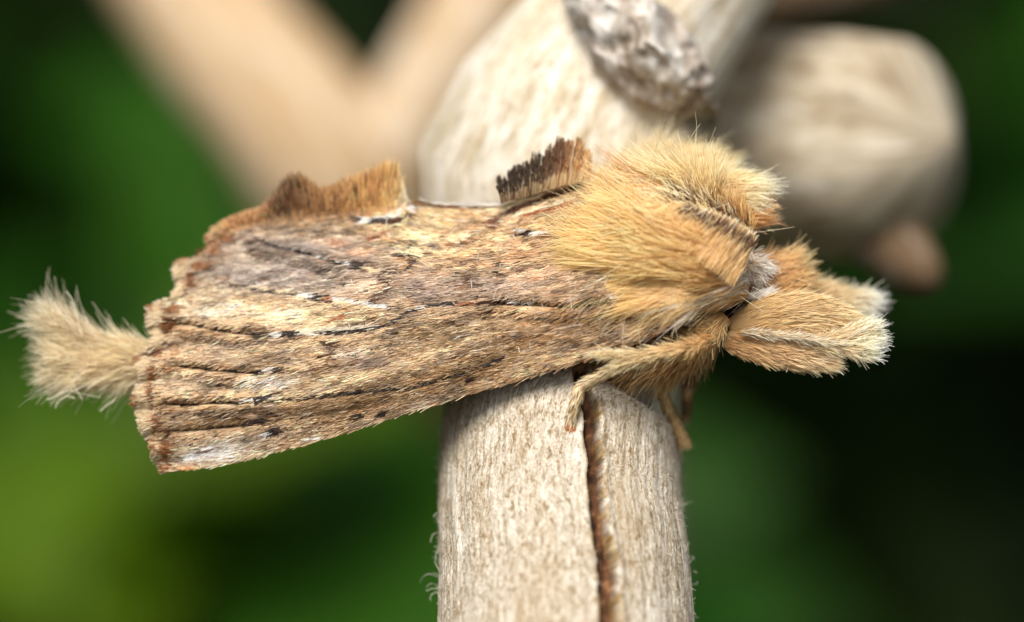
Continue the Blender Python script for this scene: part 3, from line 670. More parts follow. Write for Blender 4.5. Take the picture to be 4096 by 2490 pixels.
FURROWS = [l[0] for l in LINES if l[1] == 5 and len(l[0]) >= 4 and l[2] == DK]
def wing_depth(px, py, s, t):
    d = d_ridge(px) - 2.25 * np.sin(.6 * math.pi * np.clip(t, 0, 1)) - .25 * np.sin(math.pi * np.clip(s, 0, 1)) * np.sin(math.pi * t)
    # pleats between the veins, strongest towards the margin and the lower edge
    for pts in FURROWS:
        b = (px > pts[0][0] - 150) & (px < pts[-1][0] + 150)
        if b.any():
            dd = seg_dist(px[b], py[b], pts); db = d[b]; db += .16 * np.exp(-(dd / 13) ** 2) - .05 * np.exp(-((dd - 34) / 16) ** 2); d[b] = db
    d += .12 * np.sin(t * math.pi * 2 * 9.5 + .8) * np.exp(-s / .06)
    return d
def wing_pt(s, t):
    p = coons(s, t); px, py = p[..., 0], p[..., 1]
    return P(px, py, wing_depth(px, py, s, t)), px, py

ns, ntt = 150, 90
sg, tg = np.meshgrid(np.linspace(0, 1, ns), np.linspace(0, 1, ntt), indexing='ij')
G, gx, gy = wing_pt(sg.ravel(), tg.ravel())
crd = np.c_[gx * K, gy * K * 3, np.zeros(len(gx))]
i = np.arange(ns - 1)[:, None] * ntt; j = np.arange(ntt - 1)[None]
f = np.stack([i + j, i + j + 1, i + ntt + j + 1, i + ntt + j], -1).reshape(-1, 4)
G3 = G.reshape(ns, ntt, 3)
nrmG = unit(np.cross(np.gradient(G3, axis=0), np.gradient(G3, axis=1)))
nrmG *= -np.sign(nrmG[..., 1:2] + 1e-9)                      # towards the camera side
Gb = (G3 - nrmG * .06).reshape(-1, 3)
vv = np.vstack([G, Gb]); N0 = len(G)
rim = []
for k in range(ns - 1): rim += [[k * ntt, (k + 1) * ntt, (k + 1) * ntt + N0, k * ntt + N0], [k * ntt + ntt - 1, k * ntt + ntt - 1 + N0, (k + 1) * ntt + ntt - 1 + N0, (k + 1) * ntt + ntt - 1]]
for k in range(ntt - 1): rim += [[k, k + N0, k + 1 + N0, k + 1]]
M_WING = plain('wing_membrane', (150, 118, 84))
wing = mesh_obj('forewing', vv, [np.concatenate([f, f[:, ::-1] + N0]), np.array(rim)], M_WING, moth)

def wing_frame(s, t, e=.004):
    a, px, py = wing_pt(s, t); b, _, _ = wing_pt(np.minimum(s + e, 1), t); c, _, _ = wing_pt(s, np.minimum(t + e, 1)); c0, _, _ = wing_pt(s, np.maximum(t - e, 0))
    du = unit(a - b); dv = unit(c - c0)                       # du runs towards the outer margin
    n = unit(np.cross(du, dv)); n *= -np.sign(n[:, 1:2] + 1e-9)
    return a, du, n, px, py
def scales(N, seed, L=(.30, .62), wd=.017):
    r = np.random.default_rng(seed)
    s = r.random(N * 2); t = r.random(N * 2)
    # even density in pixels: reject by local cell area
    ds = coons(np.minimum(s + .01, 1), t) - coons(np.maximum(s - .01, 0), t); dt = coons(s, np.minimum(t + .01, 1)) - coons(s, np.maximum(t - .01, 0))
    area = np.abs(ds[:, 0] * dt[:, 1] - ds[:, 1] * dt[:, 0]); keep = r.random(N * 2) < area / np.quantile(area, .97)
    s, t = s[keep][:N], t[keep][:N]; n = len(s)
    o = np.argsort(-s); s, t = s[o], t[o]
    a, du, nn, px, py = wing_frame(s, t)
    ax = unit(du + r.normal(0, .13, (n, 1)) * np.cross(nn, du) + nn * (.05 + .07 * r.random((n, 1))))
    ln = (L[0] + (L[1] - L[0]) * r.random((n, 1))) * (1 - .35 * np.exp(-s / .06))[:, None]
    e_ = a + ax * ln * .72; f_ = (D + e_[:, 1]) / D * K
    c = wing_colour(e_[:, 0] / f_ + 2048, 1245 - e_[:, 2] / f_, s, t, r)
    tt = np.array([0, .5, 1.0])
    pts = a[:, None] + ax[:, None] * ln[:, None] * tt[None, :, None] + nn[:, None] * (.012 + .03 * np.sin(tt * 2.2)[None, :, None] * r.random((n, 1, 1)))
    rad = wd * (.6 + .7 * r.random((n, 1))) * np.array([.35, 1.0, .45])
    tipc = .9 + .25 * r.random((n, 1, 1)); col = np.repeat(c[:, None], 3, 1) * np.concatenate([np.full((n, 1, 1), .85), np.ones((n, 1, 1)), tipc], 1)
    roll = unit(nn + .35 * r.normal(0, 1, (n, 1)) * np.cross(nn, ax))
    return strands(pts, rad, np.clip(col, 0, 1), flat=roll)
v, f, c = scales(150000, 21)
sc_near = tag(mesh_obj('wing_scales', v, f, M_SCALE, wing, col=c), kind='stuff')

# loose upright scales scattered on the wing
r = np.random.default_rng(22); n = 130
s = .35 + .6 * r.random(n); t = .1 + .8 * r.random(n); a, du, nn, px, py = wing_frame(s, t)
ax = unit(du * r.normal(0, 1, (n, 1)) + np.cross(nn, du) * r.normal(0, 1, (n, 1)) + nn * .5)
ln = .18 + .3 * r.random((n, 1)); tt = np.array([0, .5, 1])
pts = a[:, None] + nn[:, None] * .05 + ax[:, None] * ln[:, None] * tt[None, :, None]
cc = np.where(r.random((n, 1)) < .75, lin((240, 222, 188)), lin((120, 70, 34)))
v, f, c = strands(pts, np.full((n, 3), .014) * np.array([.6, 1, .6]), np.repeat(cc[:, None], 3, 1))
tag(mesh_obj('loose_scales', v, f, M_HAIR, wing, col=c), kind='stuff')

# fringe along the outer margin
def fringe(N, seed):
    r = np.random.default_rng(seed)
    t = np.sort(r.random(N)); s = r.random(N) ** 2 * .012
    a, du, nn, px, py = wing_frame(s, t)
    sidev = np.cross(nn, du)
    ax = unit(du + sidev * (.25 * np.sin(t * 180)[:, None] + r.normal(0, .12, (N, 1))) + nn * r.normal(.05, .12, (N, 1)))
    ln = .20 + .2 * r.random((N, 1))
    tt = np.linspace(0, 1, 4)
    pts = a[:, None] + ax[:, None] * ln[:, None] * tt[None, :, None] + nn[:, None] * .01
    ph = np.sin(t * math.pi * 2 * 9.5 + .8) * .5 + .5
    rust = np.min([np.hypot(px - 26 - x, py - y) for x, y in TIPS], 0) + r.normal(0, 8, N) < 30
    base = np.where(rust[:, None], np.array([136, 86, 42.]), np.array([222, 198, 156.])) * (.75 + .3 * r.random((N, 1)))
    top = (t < .12) & (r.random(N) < .7)
    base = np.where(top[:, None], np.array([136, 86, 40.]) * (.7 + .8 * r.random((N, 1))), base)
    c = lin(np.clip(base, 0, 250))
    return strands(pts, np.full((N, 4), .018) * np.array([.8, 1, 1, .5]), np.repeat(c[:, None], 4, 1))
v, f, c = fringe(4200, 31)
tag(mesh_obj('margin_fringe', v, f, M_HAIR, wing, col=c), kind='stuff')

# rear tuft on the wing's inner edge: a raised flap of dense scales
def flap(name, basep, tipp, N, seed, colour, thick=.5, lean=0.0, lenf=(.35, .75), wd=.02, dbase=None, M=4, tubes=True, bend=.15):
    r = np.random.default_rng(seed)
    B, T = path(basep, 200, False), path(tipp, 200, False)
    x = np.linspace(0, 1, 200)
    u = r.random(N); h = r.random(N) ** .8 * 1.15 - .33
    b = np.stack([np.interp(u, x, B[:, k]) for k in (0, 1)], 1); tp = np.stack([np.interp(np.clip(u + lean * 0, 0, 1), x, T[:, k]) for k in (0, 1)], 1)
    root = b * (1 - h[:, None]) + tp * h[:, None]
    dirp = tp - b; full = np.hypot(*dirp.T)[:, None]; dirp = dirp / full
    perp = np.stack([-dirp[:, 1], dirp[:, 0]], 1)
    dirp = dirp + perp * (lean + r.normal(0, .12, (N, 1)))
    L = np.minimum(full * (lenf[0] + (lenf[1] - lenf[0]) * r.random((N, 1))), full * (1.05 - h[:, None]) + 4 + 24 * r.random((N, 1)) ** 2)
    tt = np.linspace(0, 1, M)
    pp = root[:, None] + dirp[:, None] * L[:, None] * tt[None, :, None]
    layer = r.random(N) - .5
    d = dbase(b[:, 0])[:, None] - .12 + layer[:, None] * thick * (.3 + .7 * sm(-.2, .3, h))[:, None] - .55 * np.clip(-h, 0, 1)[:, None] + (h[:, None] + tt[None] * (L / full)) * bend - .12 * np.sin(tt * 2.4)[None] * r.random((N, 1))
    pts = P(pp[..., 0], pp[..., 1], d)
    c = colour(pp[:, :, 0], pp[:, :, 1], u[:, None], h[:, None] + tt[None] * (L / full), r, tt)
    rad = np.full((N, M), wd) * np.interp(tt, [0, .6, 1], [.7, 1, .45])
    return strands(pts, rad, np.clip(c, 0, 1))
B1 = [(870, 960), (960, 915), (1080, 890), (1180, 880), (1300, 880), (1420, 876), (1520, 862), (1610, 830), (1642, 806)]
T1 = [(838, 905), (905, 872), (1000, 850), (1088, 800), (1131, 748), (1179, 709), (1233, 722), (1281, 762), (1340, 754), (1420, 719), (1494, 692), (1559, 668), (1600, 680), (1632, 790)]
T1 = [(842, 918), (925, 872), (1045, 835), (1098, 790), (1150, 728), (1190, 708), (1240, 730), (1281, 764), (1340, 752), (1420, 719), (1494, 690), (1550, 666), (1588, 668), (1606, 700), (1628, 788)]
def col1(x, y, u, h, r, tt):
    n = len(x)
    k = np.array([(0, (206, 160, 104)), (.1, (170, 116, 60)), (.2, (186, 130, 72)), (.28, (112, 76, 36)), (.38, (90, 60, 30)), (.46, (126, 86, 40)), (.6, (156, 108, 52)), (.75, (180, 126, 62)), (.87, (206, 154, 84)), (.93, (224, 184, 122)), (1, (240, 226, 200))], dtype=object)
    us = np.array([a for a, _ in k], float); cs = np.array([list(b) for _, b in k], float)
    c = np.stack([np.interp(u[:, 0] + r.normal(0, .015, n), us, cs[:, i]) for i in range(3)], 1)
    c = c * (.72 + .5 * r.random((n, 1)))
    c = np.where((r.random(n) < .12)[:, None], c * .5, c); c = np.where((r.random(n) < .15)[:, None], np.minimum(c * 1.3 + 20, 250), c)
    low = sm(.35, 0, h)[..., None]
    c3 = c[:, None] * (1 - low * .35) + np.array([206, 168, 116]) * low * .35
    return lin(np.clip(c3, 3, 250))
v, f, c = flap('dorsal_tuft', B1, T1, 9500, 41, col1, thick=.7, lean=-.12, lenf=(.25, .5), wd=.013, dbase=lambda x: d_ridge(x) + .1)
tuft1 = tag(mesh_obj('dorsal_tuft', v, f, M_HAIR, wing, col=c, ), 'raised brown scale tuft at the rear of the wing', kind='stuff')
def flap_core(B, T, dbase, inset=.75):
    B, T = path(B, 60, False), path(T, 60, False); n, mm = 60, 8
    t = np.linspace(0, inset, mm)[None, :, None]; g = B[:, None] * (1 - t) + T[:, None] * t
    d = dbase(B[:, 0])[:, None] + .1 + t[..., 0] * .1
    a = P(g[..., 0], g[..., 1], d - .05).reshape(-1, 3); b = P(g[..., 0], g[..., 1], d + .1).reshape(-1, 3)
    i = np.arange(n - 1)[:, None] * mm; j = np.arange(mm - 1)[None]
    f = np.stack([i + j, i + j + 1, i + mm + j + 1, i + mm + j], -1).reshape(-1, 4)
    return np.vstack([a, b]), np.concatenate([f, f[:, ::-1] + n * mm])
v, f = flap_core(B1, T1, lambda x: d_ridge(x) - .1); mesh_obj('tuft_skin', v, f, plain('tuft_skin', (140, 96, 50)), wing)

# front crest: stalked scales with dark paddle tips
B2 = [(2004, 815), (2080, 795), (2160, 772), (2250, 745), (2320, 730), (2360, 745)]
T2 = [(1992, 722), (2062, 676), (2145, 634), (2215, 590), (2262, 565), (2320, 545), (2372, 640)]
def crest(N, seed):
    r = np.random.default_rng(seed)
    B, T = path(B2, 200, False), path(T2, 200, False); x = np.linspace(0, 1, 200)
    u = r.random(N); cl_ = np.round(u * 26) / 26; uu = u * .75 + cl_ * .25
    b = np.stack([np.interp(u, x, B[:, k]) for k in (0, 1)], 1); tp = np.stack([np.interp(np.clip(uu, 0, 1), x, T[:, k]) for k in (0, 1)], 1)
    layer = r.random(N); cj = np.random.default_rng(99).normal(0, 1, (40, 3))[(u * 26).round().astype(int)]
    reach = (.36 + .66 * layer ** .75) * (1 + .10 * cj[:, 0]) * (1 + r.normal(0, .04, N))
    tip = b + (tp - b) * reach[:, None] + r.normal(0, 5, (N, 2)) + cj[:, 1:2] * np.array([6, 0])
    M = 6; tt = np.array([0, .35, .62, .8, .93, 1.0])
    pp = b[:, None] * (1 - tt)[None, :, None] + tip[:, None] * tt[None, :, None]
    d = d_ridge(b[:, 0])[:, None] - .75 + layer[:, None] * .9 - .1 * np.sin(tt * 2)[None]
    pts = P(pp[..., 0], pp[..., 1], d)
    dark = np.stack([np.interp(u, [0, .35, .6, .8, 1], q_) for q_ in ([46, 54, 92, 160, 222], [34, 40, 60, 116, 186], [24, 26, 34, 64, 130])], 1) * (.75 + .5 * r.random((N, 1)))
    pale = np.stack([np.interp(u, [0, .4, 1], q_) for q_ in ([168, 206, 232], [140, 174, 196], [104, 126, 142])], 1) * (.8 + .3 * r.random((N, 1)))
    low = (r.random(N) < .25) & (u < .55)
    pale = np.where(low[:, None], dark * 1.1, pale)
    c = np.stack([pale * .9, pale, pale, dark, dark, dark * .9], 1)
    rad = np.array([.008, .009, .010, .020, .028, .018]) * (.8 + .4 * r.random((N, 1)))
    return strands(pts, rad, lin(np.clip(c, 3, 250)))
v, f, c = crest(1150, 43)
crest_o = tag(mesh_obj('front_crest', v, f, M_HAIR, wing, col=c), 'dark-tipped crest of stalked scales on the wing edge', kind='stuff')

# far wing: the mirror image
wing2 = mirrored(wing, moth)
wing2.matrix_basis = Matrix.Translation(Vector(W(m_ax * .55))) @ MIRROR
tag(wing2, 'far forewing, only its edges showing past the ridge')
for ch in list(wing.children):
    if ch.name.split('.')[0] in ('wing_scales', 'margin_fringe'):
        c2 = mirrored(ch, wing2); c2.matrix_basis = wing2.matrix_basis.copy(); c2.matrix_parent_inverse = world_matrix(wing2).inverted()
# grey-white inner edge of the far wing seen between the two tufts
r = np.random.default_rng(45); n = 900
u = r.random(n); px = 1640 + u * 380; py = 805 + 10 * np.sin(u * 3.14) + r.random(n) * 26
tt = np.linspace(0, 1, 4); L = 60 + 60 * r.random((n, 1))
cc = np.where(r.random((n, 1)) < .75, lin((226, 222, 210)) * (.8 + .2 * r.random((n, 1))), lin((110, 84, 62)))
x = px[:, None] - L * tt; y = py[:, None] + r.normal(0, 2, (n, 1)) * tt
edge = P(x, y, d_ridge(x) + .2 + (.45 * (830 - y) / 26))
v, f, c = strands(edge, np.full((n, 4), .016), np.repeat(cc[:, None], 4, 1))
tag(mesh_obj('inner_edge_scales', v, f, M_HAIR, wing2, col=c), kind='stuff')

# ---- fur -----------------------------------------------------------
def idw(px, py, G, k=2.6):
    w_ = 1.0 / (np.hypot(px[:, None] - G[None, :, 0], py[:, None] - G[None, :, 1]) + 12) ** k
    w_ /= w_.sum(1, keepdims=True); return w_ @ G[:, 2:]
GUIDE = np.array([  # px, py, dx, dy, length px, colour, lift mm
    (2980, 1110, -1, .05, 150, 196, 146, 78, .30), (2930, 1000, -.9, -.35, 170, 214, 164, 92, .30), (2850, 1040, -.9, -.42, 230, 218, 170, 100, .3), (2980, 950, .1, -1, 60, 196, 140, 72, .25),
    (2910, 900, -.1, -1, 60, 190, 136, 70, .25), (2830, 900, -.5, -.8, 120, 222, 172, 102, .3), (2760, 850, -.6, -.6, 130, 232, 190, 124, .35), (2700, 960, -.86, -.5, 260, 222, 176, 108, .35),
    (2620, 860, -.88, -.45, 220, 232, 192, 128, .4), (2560, 960, -.95, -.3, 240, 220, 174, 106, .35), (2480, 840, -.93, -.24, 130, 230, 190, 126, .35), (2700, 760, -1, -.05, 220, 240, 208, 150, .35), (2550, 720, -1, -.1, 140, 240, 206, 146, .35), (2520, 790, -1, -.2, 130, 238, 202, 140, .3),
    (2850, 760, .3, -.6, 130, 238, 200, 140, .4), (2420, 900, -.99, -.1, 150, 222, 178, 112, .3), (2750, 1080, -.98, -.12, 300, 226, 178, 106, .35), (2600, 1040, -1, .02, 300, 232, 188, 120, .35), (2450, 1000, -1, .06, 260, 226, 184, 118, .3), (2350, 950, -1, .05, 170, 214, 166, 106, .25),
    (2850, 1160, -1, .06, 240, 206, 156, 86, .35), (2700, 1160, -1, .08, 240, 218, 172, 102, .35), (2550, 1130, -1, .08, 200, 214, 170, 104, .3), (2430, 1090, -1, .12, 200, 204, 160, 104, .25),
    (2930, 1190, -1, .2, 150, 190, 138, 72, .3), (2800, 1230, -.97, .08, 150, 212, 172, 112, .35), (2650, 1230, -.97, .1, 100, 204, 162, 100, .3), (2870, 1240, -.95, .3, 130, 216, 180, 124, .25), (2740, 1240, -.95, .25, 130, 208, 166, 104, .2), (2960, 1230, -1, .12, 90, 214, 190, 156, .2)], float)
def in_poly(px, py, poly):
    ins = np.zeros(px.shape, bool); n = len(poly)
    for i in range(n):
        (x0, y0), (x1, y1) = poly[i], poly[(i + 1) % n]
        c = ((y0 > py) != (y1 > py)) & (px < (x1 - x0) * (py - y0) / (y1 - y0 + 1e-9) + x0)
        ins ^= c
    return ins
ROOTS = [(2520, 830), (2500, 760), (2600, 700), (2760, 700), (2860, 760), (2940, 840), (3000, 900), (3012, 960), (2975, 1030), (3000, 1120), (2995, 1190), (2930, 1215), (2850, 1215), (2760, 1200), (2660, 1180), (2580, 1150), (2520, 1115), (2470, 1060), (2440, 980), (2460, 900)]
def thorax_fur(N, seed, lenf=1.0, rad=.0135, M=7, ymin=0):
    r = np.random.default_rng(seed)
    px = r.uniform(2340, 3020, N * 3); py = r.uniform(680, 1380, N * 3)
    k = in_poly(px, py, ROOTS) & (py > ymin); px, py = px[k][:N], py[k][:N]; n = len(px)
    g = idw(px, py, GUIDE)
    dx, dy, L, cr, cg, cb, lift = g.T
    # clumps of hairs share a wander and a tint
    cell = 38.0; ca = np.arctan2(dy, dx)
    al = px * np.cos(ca) + py * np.sin(ca); ac = -px * np.sin(ca) + py * np.cos(ca)
    ci = (np.floor(ac / 17.0).astype(int) * 131 + np.floor(al / 90.0 + r.normal(0, .15, n)).astype(int) * 71) % 4093
    tab = np.random.default_rng(seed + 900).normal(0, 1, (4093, 5))
    J = tab[ci]
    ang = ca + .22 * J[:, 0] + r.normal(0, .07, n) + .25 * (fbm(px * .006 + 8, py * .009 + 3) - .5)
    L = L * lenf * np.clip(1 + .22 * J[:, 1] + r.normal(0, .2, n), .35, 1.7)
    curve = .22 * J[:, 2] + r.normal(0, .14, n)
    tt = np.linspace(0, 1, M)[None]
    A = ang[:, None] + curve[:, None] * tt
    step = L[:, None] / (M - 1)
    cc_ = (np.floor(ac / 17.0) + .5) * 17.0; pull = np.clip(cc_ - ac, -12, 12)[:, None] * tt ** 1.3 * .9
    X = px[:, None] - np.sin(ca)[:, None] * pull + np.cumsum(np.c_[np.zeros(n), np.cos(A[:, :-1]) * step], 1); Y = py[:, None] + np.cos(ca)[:, None] * pull + np.cumsum(np.c_[np.zeros(n), np.sin(A[:, :-1]) * step], 1)
    lay = r.random((n, 1))
    L_ = 1 - .75 * sm(2560, 2360, X)
    rise = L_ * lift[:, None] * (.5 + 1.0 * lay) * np.sin(np.clip(tt * 2.3, 0, math.pi)) + L_ * .55 * lay + .12 * J[:, 3:4] * np.sin(tt * 2.6)
    dd = near_surface(X, Y) - rise - .15
    # never sink into the wing beneath
    wd_ = d_ridge(X) - 2.3 * np.sin(.6 * math.pi * np.clip((Y - 800) / (620 - .1 * (X - 2300)), 0, 1)) - .1 - .5 * lay * L_
    dd = np.minimum(dd, wd_ + 4 * sm(2720, 2980, X))
    dd = np.minimum(dd, d_mid(X, Y) - .05)
    pts = P(X, Y, dd)
    base = np.c_[cr, cg, cb] * (1.04 + .10 * J[:, 4:5] + r.normal(0, .13, (n, 1)))
    # dark brown ridge of the collar
    rd = seg_dist(px, py, [(2740, 822), (2834, 863), (2914, 900), (2985, 948)])
    dk = (rd < 15 + 8 * r.random(n)) & (r.random(n) < .75)
    base = np.where(dk[:, None], np.array([70, 38, 16.]) * (.7 + .6 * r.random((n, 1))), base)
    ld = seg_dist(px, py, [(2640, 810), (2740, 800), (2850, 840), (2940, 885)]); k = (ld < 16) & ~dk; base = np.where(k[:, None], np.array([246, 222, 172.]), base)
    fd = seg_dist(px, py, [(2985, 1020), (2965, 1040)]); base = np.where((fd < 26)[:, None], np.array([104, 64, 32.]), base)
    wt = (seg_dist(px, py, [(2980, 1090), (2996, 1120)]) < 20) | (seg_dist(px, py, [(2830, 1200), (2920, 1192), (2985, 1160)]) < 14); base = np.where(wt[:, None], np.array([238, 226, 206.]), base)
    od = seg_dist(px, py, [(2600, 745), (2690, 750), (2660, 770)]); base = np.where((od < 26)[:, None] & (r.random((n, 1)) < .7), np.array([176, 112, 48.]), base)
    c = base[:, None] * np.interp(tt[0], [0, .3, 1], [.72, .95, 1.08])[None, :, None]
    R = rad * (.7 + .6 * r.random((n, 1))) * np.interp(tt[0], [0, .5, 1], [.9, 1, .35])
    short = dk | wt
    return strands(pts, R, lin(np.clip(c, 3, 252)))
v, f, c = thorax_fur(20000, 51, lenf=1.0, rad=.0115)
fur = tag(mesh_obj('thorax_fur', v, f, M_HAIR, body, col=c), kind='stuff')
far = thorax_fur(6000, 54, lenf=.8, ymin=860)
fo = tag(mesh_obj('thorax_fur', far[0], far[1], M_HAIR, body, col=far[2]), kind='stuff'); fo.matrix_basis = MIRROR
# under-coat: short, dense
v, f, c = thorax_fur(6000, 52, lenf=.45, M=4, rad=.016)
under = tag(mesh_obj('under_fur', v, f, M_HAIR, body, col=c), kind='stuff')

# near half of the collar: short upright hairs ending in a dark ridge
B3 = [(2600, 850), (2700, 930), (2800, 1000), (2890, 1060), (2950, 1110)]
T3 = [(2700, 806), (2790, 840), (2880, 874), (2950, 908), (3012, 962)]
def col3(x, y, u, h, r, tt):
    n = len(x)
    c = np.array([224, 178, 112.]) * (.8 + .35 * r.random((n, 1))) + np.array([20, 24, 26]) * sm(.35, 0, u)
    dk = (np.abs(h[:, -1] - .97) < .14) & (r.random(n) < .85) & (u[:, 0] > .1)
    c3 = np.repeat(c[:, None], len(tt), 1)
    c3[dk, -3:] = np.array([76, 40, 14.]); c3[dk, -1] = np.array([128, 78, 34.])
    top = (h[:, -1] > 1.12) & (r.random(n) < .7); c3[top] = np.array([246, 220, 166.])
    return lin(np.clip(c3, 3, 250))
v, f, c = flap('near_collar', B3, T3, 4200, 58, col3, thick=.5, lean=.1, lenf=(.3, .6), wd=.012, dbase=lambda x: -2.1 + .7 * sm(2850, 3020, x), M=5, bend=.35)
tag(mesh_obj('near_collar', v, f, M_HAIR, body, col=c), 'short orange collar fur with a dark ridge', kind='stuff')

# flyaway long hairs
r = np.random.default_rng(53); fl = []
for (x, y, dx, dy, n_) in [(2600, 1130, -170, 120, 9), (2700, 1150, -120, 150, 7), (2760, 1140, -60, 90, 5), (2560, 1060, -230, 50, 8), (2500, 830, -150, -90, 10), (2560, 760, 30, -170, 10), (2680, 730, 60, -150, 6), (2480, 760, -60, -120, 8), (2850, 1170, 90, -60, 4), (2980, 1150, 90, 50, 5), (2820, 820, 60, -60, 5), (2960, 930, 100, -30, 4), (2620, 660, 40, -130, 9), (2780, 650, 10, -110, 3)]:
    for q_ in range(n_):
        a = r.normal(0, 1, 4); x0, y0 = x + a[0] * 45, y + a[1] * 30
        e = np.array([dx * (1 + .3 * a[2]) + a[3] * 25, dy * (1 + .3 * a[3]) + a[2] * 25])
        b = r.normal(0, .25) * np.array([-e[1], e[0]])
        d0 = float(near_surface(np.array([x0]), np.array([y0]))[0]) - .6
        fl.append([P(x0 + e[0] * t_ + b[0] * t_ * t_, y0 + e[1] * t_ + b[1] * t_ * t_, d0 - .4 * t_) for t_ in np.linspace(0, 1, 7)])
fl = np.array(fl); n = len(fl)
v, f, c = strands(fl, np.full((n, 7), .010) * np.linspace(1, .45, 7), np.broadcast_to(lin((244, 216, 160)), (n, 7, 3)))
tag(mesh_obj('flyaway_hairs', v, f, M_HAIR, body, col=c), kind='stuff')

# ---- generic furry lobe --------------------------------------------
def lobe(axis, N, seed, root_c, tip_c, L=(.5, 1.0), flare=.15, rad=.012, thick=1.0, M=5, core=.85, skin=None, parent=None, names=('lobe', 'lobe_fur'), droop=0.0, u0=0.0, u1=1.0, dark=.1, curl=.2, nd=.12, tipdark=0):
    """axis rows: px, py, depth mm, half width px. A tapering core with hairs lying along it."""
    a = np.array(axis, float)
    pv = np.c_[P(a[:, 0], a[:, 1], a[:, 2]), a[:, 3] * K]
    q = path(pv, 40); c3, hw = q[:, :3], q[:, 3]
    v, f, crd = tube(c3, hw * core, hw * core * thick, nseg=20)
    co = mesh_obj(names[0], v, f, skin or M_SKIN, parent)
    r = np.random.default_rng(seed)
    u = u0 + (u1 - u0) * r.random(N); k = u * 39; ki = np.clip(k.astype(int), 0, 38); fr = (k - ki)[:, None]
    cen = c3[ki] * (1 - fr) + c3[ki + 1] * fr; w_ = hw[ki] * (1 - fr[:, 0]) + hw[ki + 1] * fr[:, 0]
    tg = unit(np.gradient(c3, axis=0))[ki]
    sa = unit(np.cross(tg, np.array([0, 1.0, 0]))); sb = np.cross(tg, sa)
    ph = r.random(N) * 2 * math.pi
    radial = sa * np.cos(ph)[:, None] + sb * (np.sin(ph) * thick)[:, None]
    root = cen + radial * (w_ * core * .97)[:, None]
    ci = (np.floor(ph * 9).astype(int) * 37 + np.floor(u * 7).astype(int) * 11) % 997
    J = np.random.default_rng(seed + 5).normal(0, 1, (997, 4))[ci]
    ax = unit(tg + unit(radial) * (flare * (.6 + .8 * r.random((N, 1)))) + J[:, :3] * nd * .8 + r.normal(0, nd, (N, 3)))
    ln = (L[0] + (L[1] - L[0]) * r.random((N, 1))) * np.clip(1 + .2 * J[:, 3:4], .5, 1.5)
    tt = np.linspace(0, 1, M)
    cv = (unit(radial) * r.normal(0, 1, (N, 1)) + r.normal(0, .5, (N, 3))) * curl
    pts = root[:, None] + ax[:, None] * ln[:, None] * tt[None, :, None] + cv[:, None] * ln[:, None] * (tt ** 2)[None, :, None] + np.array([0, 0, -droop])[None, None] * (tt ** 2)[None, :, None]
    rc, tc = np.array(root_c, float), np.array(tip_c, float)
    c = rc * (1 - u[:, None]) + tc * u[:, None]
    c = c * (.86 + .26 * r.random((N, 1))) * (1 + .08 * J[:, 3:4]); c = np.where((r.random((N, 1)) < dark), c * .6, c)
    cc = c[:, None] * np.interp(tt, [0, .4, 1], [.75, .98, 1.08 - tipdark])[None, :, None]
    R = rad * (.7 + .6 * r.random((N, 1))) * np.interp(tt, [0, .5, 1], [.9, 1, .4])
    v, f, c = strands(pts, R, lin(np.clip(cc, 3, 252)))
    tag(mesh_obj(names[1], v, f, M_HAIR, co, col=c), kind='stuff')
    return co

# tail tuft
lobe([(640, 1450, 1.9, 105), (560, 1455, 1.9, 102), (470, 1460, 1.9, 95), (380, 1458, 1.9, 105), (300, 1455, 1.9, 120), (235, 1450, 1.9, 95)], 6500, 61, (246, 216, 164), (232, 208, 162), L=(.5, 1.05), flare=.12, rad=.012, parent=moth, names=('tail', 'tail_tuft'), thick=.8, core=.78, skin=plain('tail_skin', (196, 160, 110)), curl=.28, tipdark=.18)
lobe([(560, 1390, 1.8, 40), (400, 1370, 1.8, 60), (260, 1310, 1.8, 75), (190, 1270, 1.8, 60)], 1500, 62, (244, 218, 170), (228, 208, 168), L=(.5, 1.1), flare=.18, rad=.012, parent=moth, names=('tail', 'tail_tuft'), core=.6, curl=.35, tipdark=.15, skin=plain('tail_skin', (196, 160, 110)))
st = [[(330, 1350), (305, 1270), (295, 1210), (265, 1165)], [(330, 1340), (312, 1270), (300, 1230), (282, 1205)], [(320, 1330), (275, 1270), (235, 1255), (202, 1236)], [(300, 1320), (250, 1260), (225, 1230), (218, 1205)], [(385, 1355), (362, 1310), (350, 1280), (340, 1265)],
      [(400, 1590), (345, 1580), (290, 1565), (280, 1540)], [(300, 1595), (265, 1585), (230, 1610), (222, 1634)], [(460, 1600), (430, 1620), (412, 1635), (400, 1646)], [(290, 1560), (240, 1575), (205, 1595), (185, 1598)], [(470, 1350), (455, 1348), (440, 1338), (436, 1330)], [(540, 1345), (525, 1342), (518, 1336), (515, 1330)],
      [(300, 1450), (250, 1420), (210, 1440), (180, 1450)], [(330, 1600), (305, 1560), (290, 1530), (320, 1505)]]
st = np.array([path([P(x, y, 1.2) for x, y in p], 8) for p in st]); n = len(st)
v, f, c = strands(st, np.full((n, 8), .018) * np.linspace(.8, .9, 8), np.broadcast_to(lin((232, 214, 176)), (n, 8, 3)))
tag(mesh_obj('tail_stray_hairs', v, f, M_HAIR, body, col=c), kind='stuff')

